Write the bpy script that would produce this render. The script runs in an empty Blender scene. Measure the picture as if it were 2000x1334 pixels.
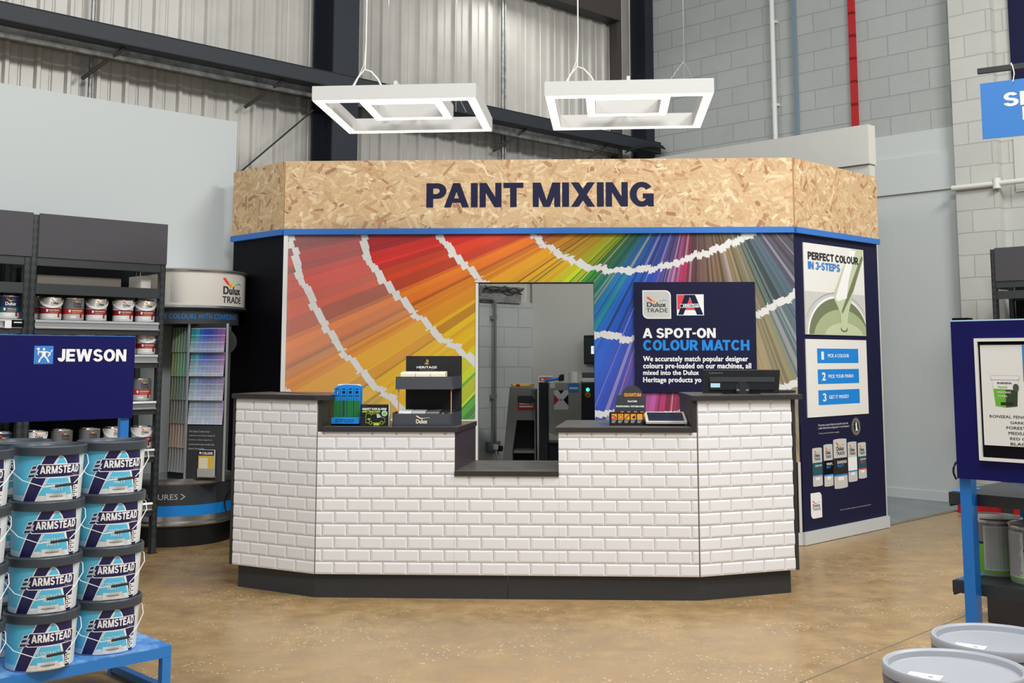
import bpy, math, random
from mathutils import Vector, Matrix
from math import sin, cos, pi, radians as R

C = bpy.context.scene.collection
sc = bpy.context.scene
# ------------------------------------------------------------------ camera, world, lights, exposure
FPX, YPX, TILT, EYE = 2200.0, 447.0, 0.1145, 1.45
cd = bpy.data.cameras.new('camera'); cam = bpy.data.objects.new('camera', cd); C.objects.link(cam)
cam.location = (0, 0, EYE); cam.rotation_euler = (pi/2 + TILT, 0, 0)
cd.sensor_width = 36; cd.lens = FPX/2000*36; cd.shift_y = -(667-YPX)/2000; cd.clip_end = 100; cd.clip_start = 0.05
sc.camera = cam
w = bpy.data.worlds.new('world'); sc.world = w; w.use_nodes = True
bg = w.node_tree.nodes['Background']; bg.inputs[0].default_value = (0.93, 0.97, 1.0, 1); bg.inputs[1].default_value = 0.44
def area(name, loc, size, power, target, col=(1, 0.99, 0.975)):
    l = bpy.data.lights.new(name, 'AREA'); l.shape = 'RECTANGLE'; l.size, l.size_y = size; l.energy = power; l.color = col
    o = bpy.data.objects.new(name, l); C.objects.link(o); o.location = loc
    o.rotation_euler = (Vector(target)-Vector(loc)).to_track_quat('-Z', 'Y').to_euler(); return o
area('high_bay_light', (4.8, 5.0, 6.4), (2.4, 1.0), 330, (2.4, 8.4, 0.6))
area('high_bay_light', (1.0, 1.4, 6.2), (2.4, 1.0), 270, (0.4, 6.6, 0.0))
area('high_bay_light', (-3.4, 3.4, 6.6), (2.4, 1.0), 115, (-2.8, 8.8, 2.0))
area('high_bay_light', (0.6, 12.4, 5.6), (1.2, 0.6), 20, (0.6, 12.0, 0))
vs = sc.view_settings; vs.view_transform = 'Standard'; vs.look = 'None'; vs.exposure = 0.1; vs.gamma = 1.0; vs.use_curve_mapping = False

# ------------------------------------------------------------------ survey helpers
_c, _s = cos(TILT), sin(TILT)
def ray(x, y):
    a = (x-1000)/FPX; b = -(y-YPX)/FPX
    return a, _c-b*_s, _s+b*_c
def ground(x, y, z=0.0):
    d = ray(x, y); k = (z-EYE)/d[2]; return d[0]*k, d[1]*k
def at_depth(x, y, Y):
    d = ray(x, y); k = Y/d[1]; return d[0]*k, Y, d[2]*k+EYE
class Frame:                      # vertical reference frame: origin on plan, x axis at angle a
    def __init__(s, x, y, deg): s.o = (x, y); s.a = R(deg); s.d = (cos(s.a), sin(s.a)); s.n = (-s.d[1], s.d[0])
    def s(s, px, py, v=0.0):      # survey: (u, z) of an image point on the plane v
        d = ray(px, py); o = (s.o[0]+s.n[0]*v, s.o[1]+s.n[1]*v)
        k = (s.n[0]*o[0]+s.n[1]*o[1])/(s.n[0]*d[0]+s.n[1]*d[1])
        X, Y = d[0]*k-s.o[0], d[1]*k-s.o[1]
        return X*s.d[0]+Y*s.d[1], d[2]*k+EYE
    def w(s, u, v): return s.o[0]+s.d[0]*u+s.n[0]*v, s.o[1]+s.d[1]*u+s.n[1]*v
    def box(s, x0, y0, x1, y1, v=0.0):
        a = s.s(x0, y0, v); b = s.s(x1, y1, v); return a[0], b[1], b[0], a[1]

# ------------------------------------------------------------------ materials
def lin(h):
    h = h.lstrip('#'); o = []
    for i in (0, 2, 4):
        c = int(h[i:i+2], 16)/255; o.append(c/12.92 if c <= .04045 else ((c+.055)/1.055)**2.4)
    return (*o, 1)
MT = {}
def mat(name, col='#808080', rough=.5, metal=0, emit=0, spec=.5, alpha=1, coat=0):
    m = bpy.data.materials.new(name); m.use_nodes = True; b = m.node_tree.nodes['Principled BSDF']
    b.inputs['Base Color'].default_value = lin(col); b.inputs['Roughness'].default_value = rough
    b.inputs['Metallic'].default_value = metal; b.inputs['Specular IOR Level'].default_value = spec
    if coat: b.inputs['Coat Weight'].default_value = coat
    if emit: b.inputs['Emission Color'].default_value = lin(col); b.inputs['Emission Strength'].default_value = emit
    MT[name] = m; return m
class G:                          # tiny node-graph helper
    def __init__(s, m): s.m = m; s.t = m.node_tree; s.b = s.t.nodes['Principled BSDF']
    def n(s, typ, **k):
        nd = s.t.nodes.new(typ)
        for a, v in k.items():
            if a.startswith('i_'):
                key = a[2:]; key = int(key) if key.isdigit() else key.replace('_', ' '); nd.inputs[key].default_value = v
            else: setattr(nd, a, v)
        return nd
    def l(s, a, b): s.t.links.new(a, b)
    def ramp(s, src, stops, interp='LINEAR'):
        r = s.n('ShaderNodeValToRGB'); r.color_ramp.interpolation = interp; e = r.color_ramp.elements
        while len(e) < len(stops): e.new(.5)
        for i, (p, c) in enumerate(stops): e[i].position = p; e[i].color = lin(c) if isinstance(c, str) else (c, c, c, 1)
        s.l(src, r.inputs[0]); return r.outputs[0]
    def mix(s, f, a, b, mode='MIX'):
        x = s.n('ShaderNodeMix', data_type='RGBA', blend_type=mode)
        for sk, v in ((x.inputs[0], f), (x.inputs[6], a), (x.inputs[7], b)):
            if hasattr(v, 'links'): s.l(v, sk)
            else: sk.default_value = v
        return x.outputs[2]
    def bump(s, h, st=.3, d=.01):
        x = s.n('ShaderNodeBump'); x.inputs['Strength'].default_value = st; x.inputs['Distance'].default_value = d
        s.l(h, x.inputs['Height']); s.l(x.outputs[0], s.b.inputs['Normal'])
def noise(g, vec, scale, detail=4, rough=.55):
    n = g.n('ShaderNodeTexNoise'); n.inputs['Scale'].default_value = scale; n.inputs['Detail'].default_value = detail; n.inputs['Roughness'].default_value = rough
    if vec is not None: g.l(vec, n.inputs['Vector'])
    return n.outputs['Fac']
def objco(g): return g.n('ShaderNodeTexCoord').outputs['Object']

mat('white', '#f2f2f0', .45); mat('offwhite', '#e6e5df', .5); mat('black', '#0c0d10', .45); mat('softblack', '#1b1c1f', .55)
mat('navy', '#17193a', .55, spec=.2); mat('navy_deep', '#07080f', .6, spec=.12); mat('royal', '#0f0f55', .5, spec=.2); mat('brandblue', '#3c82cf', .4); mat('cyanblue', '#0f86dc', .45)
mat('stripblue', '#3673c2', .5, spec=.3); mat('standblue', '#2f7dc8', .38); mat('legblue', '#1c72c2', .4)
mat('charcoal', '#37393d', .5); mat('rackgrey', '#34393b', .42); mat('rackback', '#1c1e1f', .7, spec=.2); mat('rackdark', '#262b2d', .5); mat('headergrey', '#4b4a4e', .6, spec=.3)
mat('silver', '#c4c4c4', .3, .9); mat('steel', '#9b9c9c', .42, .8); mat('chrome', '#dcdcdc', .15, 1)
mat('laminate', '#3a3836', .38); mat('lamedge', '#2b2827', .5); mat('lamtop', '#5b5a57', .33); mat('plinth', '#2e2f31', .5); mat('brownpanel', '#40383a', .4)
mat('tile', '#e5e5e6', .12, coat=.3); mat('grout', '#aca6a1', .8)
mat('plaster', '#c4cac9', .75); mat('plasterwarm', '#c9c8c1', .7); mat('skirt', '#c7cccb', .5)
mat('redpaint', '#c3262b', .45); mat('redplastic', '#b0171c', .45); mat('pvcwhite', '#d9dad4', .4); mat('bluegrey', '#7d8d98', .5)
mat('column', '#1b222b', .5); mat('beam', '#262b31', .6); mat('brownsteel', '#463f3c', .6)
mat('lampbody', '#c4c4c1', .5); mat('lampglow', '#fffdf6', .4, emit=1.7)
mat('gold', '#c9a25a', .35, .7); mat('cream', '#efe6cf', .5); mat('kraft', '#b98f66', .7); mat('display', '#34383f', .55); mat('displayin', '#0e0f12', .7)
mat('tan', '#b89d73', .6); mat('packgrey', '#77756c', .6)
mat('green', '#1a7a3a', .35); mat('lime', '#b9cf3c', .5); mat('limegreen', '#6db52c', .35); mat('darkgreen', '#2e3f22', .4); mat('oxblue', '#1089de', .35)
mat('orange', '#f0a02c', .5); mat('orangered', '#d9582a', .5); mat('screen', '#20262c', .08); mat('bezel', '#c9c5ba', .35)
mat('lidgrey', '#6e7075', .42); mat('lidpale', '#a9acb2', .38); mat('lidslate', '#3b434b', .4)
mat('cyan', '#5cc3e6', .35); mat('palecyan', '#b9dff0', .35); mat('bucketwhite', '#dfe6e8', .35); mat('bucketnavy', '#1a1850', .32)
mat('tinsilver', '#cfccc4', .35, .35); mat('tinwhite', '#e8e6e2', .35); mat('burgundy', '#8f1f2b', .4); mat('tinred', '#b03026', .4); mat('tinnavy', '#1c2748', .4); mat('tinteal', '#1e5563', .4); mat('tingrey', '#7b7d80', .35, .4)
mat('lred', '#e8412c', .5); mat('lorange', '#f59a2a', .5); mat('lyellow', '#f6d435', .5); mat('lgreen', '#86b83f', .5); mat('lblue', '#2f86c8', .5)
mat('logored', '#e04048', .5); mat('mauve', '#a79bb4', .5); mat('paleyellow', '#e8c24a', .5); mat('sage', '#a9b48c', .4); mat('sagedark', '#737e5e', .4); mat('sagelight', '#c3cfa9', .4); mat('printgrey', '#c9c9c4', .5); mat('printdark', '#4a4b44', .5)
mat('machinegrey', '#8b8a84', .5); mat('machinedark', '#1a2026', .5); mat('machinelight', '#a09e95', .5); mat('led', '#38e09a', .4, emit=2.5); mat('glowscreen', '#dfe9ee', .3, emit=.8); mat('yellow', '#d8a81e', .4)
mat('tinpale', '#d6d2c6', .45, .1); mat('cable', '#101010', .5); mat('grille', '#b2b2aa', .5); mat('floorgrey_line', '#6b6459', .8)

m = mat('osb_attr', '#d9b883', .62); g = G(m); a = g.n('ShaderNodeAttribute', attribute_name='Col')
nz = noise(g, objco(g), 70, 5); g.l(g.mix(.35, a.outputs['Color'], g.ramp(nz, [(.3, .55), (.7, 1.0)]), 'MULTIPLY'), g.b.inputs['Base Color'])
m = mat('print_attr', '#ffffff', .48); g = G(m); a = g.n('ShaderNodeAttribute', attribute_name='Col'); g.l(a.outputs['Color'], g.b.inputs['Base Color'])
# polished concrete
m = mat('concrete', '#b59b6f', .3); g = G(m); oc = objco(g)
n1 = noise(g, oc, .9, 6, .6); n2 = noise(g, oc, 5.5, 6, .65); n3 = noise(g, oc, 140, 2, .6)
c1 = g.ramp(n1, [(.32, '#947952'), (.5, '#ab8c60'), (.68, '#bd9f72')])
c2 = g.ramp(n2, [(.3, '#8a6f4c'), (.52, '#aa8c60'), (.75, '#c6aa80')])
base = g.mix(.5, c1, c2); base = g.mix(.25, base, g.ramp(n3, [(.3, .5), (.7, 1.0)]), 'MULTIPLY')
vo = g.n('ShaderNodeTexVoronoi'); vo.inputs['Scale'].default_value = 40; g.l(oc, vo.inputs['Vector'])
sp = g.ramp(vo.outputs['Distance'], [(.16, 1.0), (.26, 0.0)])
patch = g.ramp(noise(g, oc, 1.6, 5, .7), [(.47, 0.0), (.57, 1.0)])
vc = g.ramp(vo.outputs['Color'], [(.45, 0.0), (.5, 1.0)])
mk = g.mix(1, g.mix(1, sp, patch, 'MULTIPLY'), vc, 'MULTIPLY')
base = g.mix(mk, base, lin('#e6d8b4')); g.l(base, g.b.inputs['Base Color'])
g.l(g.ramp(n2, [(.3, .2), (.7, .42)]), g.b.inputs['Roughness']); g.bump(n1, .12, .01)
m = mat('greyfloor', '#7e8588', .35); g = G(m); g.l(g.ramp(noise(g, objco(g), 3, 4), [(.3, '#757c80'), (.7, '#868c8e')]), g.b.inputs['Base Color'])
# painted block work (mesh carries metric UVs)
def blockmat(name, ca, cb, cm):
    m = mat(name, ca, .75); g = G(m); uv = g.n('ShaderNodeUVMap').outputs[0]
    br = g.n('ShaderNodeTexBrick'); g.l(uv, br.inputs['Vector'])
    for k, v in (('Scale', 1), ('Mortar Size', .006), ('Mortar Smooth', .35), ('Brick Width', .45), ('Row Height', .225), ('Bias', 0)): br.inputs[k].default_value = v
    br.inputs['Color1'].default_value = lin(ca); br.inputs['Color2'].default_value = lin(cb); br.inputs['Mortar'].default_value = lin(cm)
    n = noise(g, uv, 60, 5, .7); n2 = noise(g, uv, 2.2, 4, .6)
    col = g.mix(.25, br.outputs['Color'], g.ramp(n2, [(.3, .75), (.7, 1.0)]), 'MULTIPLY'); g.l(col, g.b.inputs['Base Color'])
    inv = g.n('ShaderNodeMath', operation='MULTIPLY_ADD'); g.l(br.outputs['Fac'], inv.inputs[0]); inv.inputs[1].default_value = -1.0; inv.inputs[2].default_value = 1.0
    ad = g.n('ShaderNodeMath', operation='MULTIPLY_ADD'); g.l(n, ad.inputs[0]); ad.inputs[1].default_value = .28; g.l(inv.outputs[0], ad.inputs[2])
    g.bump(ad.outputs[0], .75, .012)
blockmat('block', '#a9adaa', '#aeb2af', '#a0a4a1'); blockmat('block_lit', '#c0c1bb', '#c7c8c2', '#b6b7b1')  # second copy: same block work with stronger light put into its colour
m = mat('cladding', '#c4c0b5', .42, .15); g = G(m); oc = objco(g)
g.l(g.ramp(noise(g, oc, 1.3, 4), [(.3, '#aeaba4'), (.7, '#c5c2ba')]), g.b.inputs['Base Color'])
m = mat('galv', '#8d8f8d', .45, .6); g = G(m); g.l(g.ramp(noise(g, objco(g), 9, 5, .7), [(.35, '#6f716f'), (.65, '#a3a5a2')]), g.b.inputs['Base Color'])
m = mat('bluetop', '#4f92dc', .4); g = G(m); g.l(g.ramp(noise(g, objco(g), 7, 5, .7), [(.42, '#3f84d2'), (.58, '#86b6ea')]), g.b.inputs['Base Color'])
m = mat('smear', '#3a3836', .38); g = G(m); g.l(g.ramp(noise(g, objco(g), 5, 5, .7), [(.35, '#4c4b48'), (.65, '#65635f')]), g.b.inputs['Base Color'])

# ------------------------------------------------------------------ mesh helpers
class MB:
    def __init__(s): s.v = []; s.f = []; s.k = []; s.c = []; s.M = Matrix.Identity(4); s.uv = {}
    def add(s, pts, faces, mt, col=None):
        b = len(s.v); s.v += [tuple(s.M @ Vector(p)) for p in pts]
        for f in faces: s.f.append([b+i for i in f]); s.k.append(mt); s.c.append(col)
    def poly(s, pts, mt, col=None): s.add(pts, [list(range(len(pts)))], mt, col)
    def box(s, x0, x1, y0, y1, z0, z1, mt):
        p = [(x, y, z) for z in (z0, z1) for x, y in ((x0, y0), (x1, y0), (x1, y1), (x0, y1))]
        s.add(p, [[3, 2, 1, 0], [4, 5, 6, 7], [0, 1, 5, 4], [1, 2, 6, 5], [2, 3, 7, 6], [3, 0, 4, 7]], mt); return s
    def prism(s, pts, z0, z1, mt, top=None):
        n = len(pts); ar = sum(pts[i][0]*pts[(i+1) % n][1]-pts[(i+1) % n][0]*pts[i][1] for i in range(n))
        if ar < 0: pts = pts[::-1]
        b = [(x, y, z0) for x, y in pts]; t = [(x, y, z1) for x, y in pts]
        s.add(b+t, [list(range(n))[::-1]], mt); s.add(t, [list(range(n))], top or mt)
        s.add(b+t, [[i, (i+1) % n, n+(i+1) % n, n+i] for i in range(n)], mt); return s
    def prismy(s, pts, y0, y1, mt):    # outline in x,z extruded along y
        n = len(pts); ar = sum(pts[i][0]*pts[(i+1) % n][1]-pts[(i+1) % n][0]*pts[i][1] for i in range(n))
        if ar < 0: pts = pts[::-1]
        a = [(x, y0, z) for x, z in pts]; b = [(x, y1, z) for x, z in pts]
        s.add(a+b, [list(range(n)), [n+i for i in range(n)][::-1]]+[[i, n+i, n+(i+1) % n, (i+1) % n] for i in range(n)], mt); return s
    def prismx(s, pts, x0, x1, mt):    # outline in y,z extruded along x
        n = len(pts); ar = sum(pts[i][0]*pts[(i+1) % n][1]-pts[(i+1) % n][0]*pts[i][1] for i in range(n))
        if ar < 0: pts = pts[::-1]
        a = [(x0, y, z) for y, z in pts]; b = [(x1, y, z) for y, z in pts]
        s.add(a+b, [list(range(n))[::-1], [n+i for i in range(n)]]+[[i, (i+1) % n, n+(i+1) % n, n+i] for i in range(n)], mt); return s
    def lathe(s, prof, mt, seg=40, cx=0, cy=0, caps=True):
        n = len(prof); pts = [(cx+r*cos(2*pi*j/seg), cy+r*sin(2*pi*j/seg), z) for r, z in prof for j in range(seg)]
        for i in range(n-1):
            mm = mt[i] if isinstance(mt, list) else mt
            b = len(s.v) if i == 0 else b
            if i == 0: s.v += [tuple(s.M @ Vector(p)) for p in pts]
            for j in range(seg):
                s.f.append([b+i*seg+j, b+i*seg+(j+1) % seg, b+(i+1)*seg+(j+1) % seg, b+(i+1)*seg+j]); s.k.append(mm); s.c.append(None)
        if caps:
            m0 = mt[0] if isinstance(mt, list) else mt; m1 = mt[-1] if isinstance(mt, list) else mt
            s.f.append([b+j for j in range(seg)][::-1]); s.k.append(m0); s.c.append(None)
            s.f.append([b+(n-1)*seg+j for j in range(seg)]); s.k.append(m1); s.c.append(None)
        return s
    def tube(s, path, r, mt, seg=8):
        P = [Vector(p) for p in path]; rings = []
        for i, p in enumerate(P):
            t = (P[min(i+1, len(P)-1)]-P[max(i-1, 0)]).normalized()
            up = Vector((0, 0, 1)) if abs(t.z) < .9 else Vector((1, 0, 0))
            a = t.cross(up).normalized(); b = a.cross(t)
            rings.append([p+a*r*cos(2*pi*j/seg)+b*r*sin(2*pi*j/seg) for j in range(seg)])
        pts = [q for rg in rings for q in rg]; fs = []
        for i in range(len(P)-1):
            for j in range(seg): fs.append([i*seg+j, i*seg+(j+1) % seg, (i+1)*seg+(j+1) % seg, (i+1)*seg+j][::-1])
        fs += [list(range(seg)), [(len(P)-1)*seg+j for j in range(seg)][::-1]]
        s.add(pts, fs, mt); return s
    def build(s, name, parent=None, smooth=False, bevel=0, uvf=None):
        me = bpy.data.meshes.new(name); me.from_pydata(s.v, [], s.f); keys = []
        for k in s.k:
            if k not in keys: keys.append(k)
        for k in keys: me.materials.append(MT[k])
        ix = {k: i for i, k in enumerate(keys)}; me.polygons.foreach_set('material_index', [ix[k] for k in s.k])
        if any(c is not None for c in s.c):
            at = me.color_attributes.new('Col', 'FLOAT_COLOR', 'CORNER'); buf = []
            for p, c in zip(me.polygons, s.c): buf += list(c or (1, 1, 1, 1))*p.loop_total
            at.data.foreach_set('color', buf)
        if uvf:
            ul = me.uv_layers.new(name='UVMap'); b = []
            for l in me.loops: b += list(uvf(me.vertices[l.vertex_index].co))
            ul.data.foreach_set('uv', b)
        me.update(); o = bpy.data.objects.new(name, me); C.objects.link(o); o.parent = parent
        if smooth:
            for p in me.polygons: p.use_smooth = True
            try:
                me.set_sharp_from_angle(angle=R(35))
            except Exception: pass
        if bevel:
            b = o.modifiers.new('bevel', 'BEVEL'); b.width = bevel; b.segments = 2; b.limit_method = 'ANGLE'
        return o
def tag(o, label=None, cat=None, group=None, kind=None):
    if label: o['label'] = label
    if cat: o['category'] = cat
    if group: o['group'] = group
    if kind: o['kind'] = kind
    return o
def thing(name, label, cat, loc=(0, 0, 0), rz=0, group=None):
    o = bpy.data.objects.new(name, None); C.objects.link(o); o.location = loc; o.rotation_euler = (0, 0, rz); o.empty_display_size = .1
    return tag(o, label, cat, group)
def children(o): return [c for c in bpy.data.objects if c.parent == o]
KIDS = {}
def copy_tree(o, parent=None):
    c = o.copy(); C.objects.link(c); c.parent = parent
    if o.name not in KIDS: KIDS[o.name] = children(o)
    for ch in KIDS[o.name]: copy_tree(ch, c)
    return c
def struct(mb, name, **k): return tag(mb.build(name, **k), kind='structure')

# flat and wrapped artwork
TX = {}
def heavy_glyph(ch):              # heavy grotesque capitals drawn from bars, diagonals and ring segments
    S, H = .275, .215; P = []
    R_ = lambda a, b, c, d: P.append([(a, b), (c, b), (c, d), (a, d)])
    D_ = lambda a, b, c, d, y0=0, y1=1: P.append([(a, y0), (b, y0), (d, y1), (c, y1)])
    def ring(cx, cy, rx, ry, a0, a1, tx=S, ty=H):
        n = max(4, int(abs(a1-a0)/15)); q = [R(a0+(a1-a0)*k/n) for k in range(n+1)]
        for a, b in zip(q, q[1:]): P.append([(cx+(rx-tx)*cos(a), cy+(ry-ty)*sin(a)), (cx+rx*cos(a), cy+ry*sin(a)), (cx+rx*cos(b), cy+ry*sin(b)), (cx+(rx-tx)*cos(b), cy+(ry-ty)*sin(b))])
    if ch == ' ': return P, .30
    if ch == '-': R_(0, .36, .36, .56); return P, .36
    if ch in 'PRB': 
        R_(0, 0, S, 1); R_(S, 1-H, .44, 1); R_(S, .36, .44, .36+H*.9); ring(.44, .68, .37, .32, -90, 90)
        if ch == 'R': D_(.56, .88, .30, .60, 0, .42); return P, .88
        if ch == 'B': R_(S, 0, .46, H); ring(.46, .28, .38, .28, -90, 90); return P, .84
        return P, .81
    if ch == 'A': D_(0, .27, .36, .63); D_(.73, 1.0, .37, .64); R_(.22, .19, .78, .37); return P, 1.0
    if ch == 'I': R_(0, 0, S, 1); return P, S
    if ch == 'N': R_(0, 0, .25, 1); R_(.63, 0, .88, 1); D_(.60, .88, 0, .28); return P, .88
    if ch == 'T': R_(0, 1-H, .80, 1); R_(.27, 0, .53, 1); return P, .80
    if ch == 'M': R_(0, 0, .24, 1); R_(.86, 0, 1.10, 1); D_(.42, .64, 0, .32); D_(.46, .68, .78, 1.10); return P, 1.10
    if ch == 'X': D_(0, .31, .65, .96); D_(.65, .96, 0, .31); return P, .96
    if ch == 'O': ring(.48, .5, .48, .51, 0, 360); return P, .96
    if ch == 'Q': ring(.48, .5, .48, .51, 0, 360); D_(.72, .98, .5, .72, -.04, .3); return P, .98
    if ch == 'C': ring(.48, .5, .48, .51, 38, 322); return P, .90
    if ch == 'G': ring(.48, .5, .48, .51, 36, 330); R_(.52, .33, .95, .53); R_(.72, .0, .95, .5); return P, .95
    if ch == 'U': R_(0, .36, S, 1); R_(.61, .36, .87, 1); ring(.435, .37, .435, .38, 180, 360); return P, .87
    if ch == 'J': R_(.34, .3, .60, 1); ring(.30, .31, .30, .32, 185, 360); return P, .60
    if ch == 'E': R_(0, 0, S, 1); R_(S, 0, .72, H); R_(S, .4, .67, .4+H*.95); R_(S, 1-H, .72, 1); return P, .72
    if ch == 'F': R_(0, 0, S, 1); R_(S, .38, .66, .38+H); R_(S, 1-H, .70, 1); return P, .70
    if ch == 'L': R_(0, 0, S, 1); R_(S, 0, .68, H); return P, .68
    if ch == 'H': R_(0, 0, S, 1); R_(.62, 0, .88, 1); R_(S, .39, .62, .39+H); return P, .88
    if ch == 'D': R_(0, 0, S, 1); R_(S, 0, .42, H); R_(S, 1-H, .42, 1); ring(.42, .5, .47, .5, -90, 90); return P, .89
    if ch == 'S': ring(.41, .71, .37, .30, 18, 270, .25, .2); ring(.42, .29, .40, .30, 190, 450, .25, .2); return P, .82
    if ch == 'W': D_(.22, .48, 0, .27); D_(.24, .48, .53, .78); D_(.82, 1.06, .52, .77); D_(.82, 1.08, 1.03, 1.30); return P, 1.30
    if ch == 'K': R_(0, 0, S, 1); D_(.60, .92, .25, .50, 0, .6); D_(.18, .46, .58, .90, .28, 1); return P, .92
    if ch == 'V': D_(.32, .60, 0, .28); D_(.36, .64, .68, .96); return P, .96
    if ch == 'Y': D_(.30, .58, 0, .29, .36, 1); D_(.38, .62, .67, .96, .36, 1); R_(.35, 0, .61, .45); return P, .96
    if ch == '3': ring(.38, .71, .36, .30, -90, 160, .25, .2); ring(.38, .29, .40, .30, -160, 90, .25, .2); return P, .78
    return None
def textmesh(body, bold):
    k = (body, bold)
    if k not in TX and bold >= .035 and all(heavy_glyph(c) for c in body):
        vs_, fs, x = [], [], 0
        for n_, c in enumerate(body):
            P, w_ = heavy_glyph(c)
            for m_, p in enumerate(P):
                b = len(vs_); ar = sum(p[i][0]*p[(i+1) % len(p)][1]-p[(i+1) % len(p)][0]*p[i][1] for i in range(len(p)))
                if ar < 0: p = p[::-1]
                vs_ += [(x+a, q, (m_ % 6)) for a, q in p]; fs.append(list(range(b, b+len(p))))
            nx_ = body[n_+1] if n_+1 < len(body) else ''; x += w_+(.075 if c != ' ' else 0.0)-(.17 if c+nx_ in ('PA', 'AT', 'AV', 'TA', 'AY') else 0)
        x0 = min(v[0] for v in vs_); x1 = max(v[0] for v in vs_)
        TX[k] = ([((a-x0)/(x1-x0), q, n_) for a, q, n_ in vs_], fs, x1-x0)
    if k not in TX:
        cu = bpy.data.curves.new('t', 'FONT'); cu.body = body; cu.size = 1; cu.resolution_u = 2 if len(body) > 14 else 3; cu.fill_mode = 'FRONT'; cu.space_character = 1+bold*1.5
        o = bpy.data.objects.new('t', cu); me = bpy.data.meshes.new_from_object(o)
        v0 = [(v.co.x, v.co.y) for v in me.vertices]; f0 = [list(p.vertices) for p in me.polygons]
        bpy.data.objects.remove(o); bpy.data.curves.remove(cu); bpy.data.meshes.remove(me)
        vs_, fs = [], []; sh = [(0, 0)] if bold < .012 else [(-bold, -bold*.5), (bold, -bold*.5), (-bold, bold*.5), (bold, bold*.5)]+([(0, -bold*.5), (0, bold*.5)] if bold > .038 else [])
        for n_, (sx, sy) in enumerate(sh):
            b = len(vs_); vs_ += [(x+sx, y+sy, n_) for x, y in v0]; fs += [[b+i for i in f] for f in f0]
        x0 = min(v[0] for v in vs_); x1 = max(v[0] for v in vs_); y0 = min(v[1] for v in vs_); y1 = max(v[1] for v in vs_)
        TX[k] = ([((x-x0)/(x1-x0), (y-y0)/(y1-y0), n_) for x, y, n_ in vs_], fs, (x1-x0)/(y1-y0))
    return TX[k]
def clip(pts, f):                 # keep side where f(p) >= 0
    out = []
    for i in range(len(pts)):
        a, b = pts[i], pts[(i+1) % len(pts)]; fa, fb = f(a), f(b)
        if fa >= 0: out.append(a)
        if (fa >= 0) != (fb >= 0):
            t = fa/(fa-fb); out.append((a[0]+(b[0]-a[0])*t, a[1]+(b[1]-a[1])*t))
    return out
def cliprect(p, x0, x1, z0, z1):
    for f in (lambda q: q[0]-x0, lambda q: x1-q[0], lambda q: q[1]-z0, lambda q: z1-q[1]):
        p = clip(p, f)
        if len(p) < 3: return []
    return p
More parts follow.
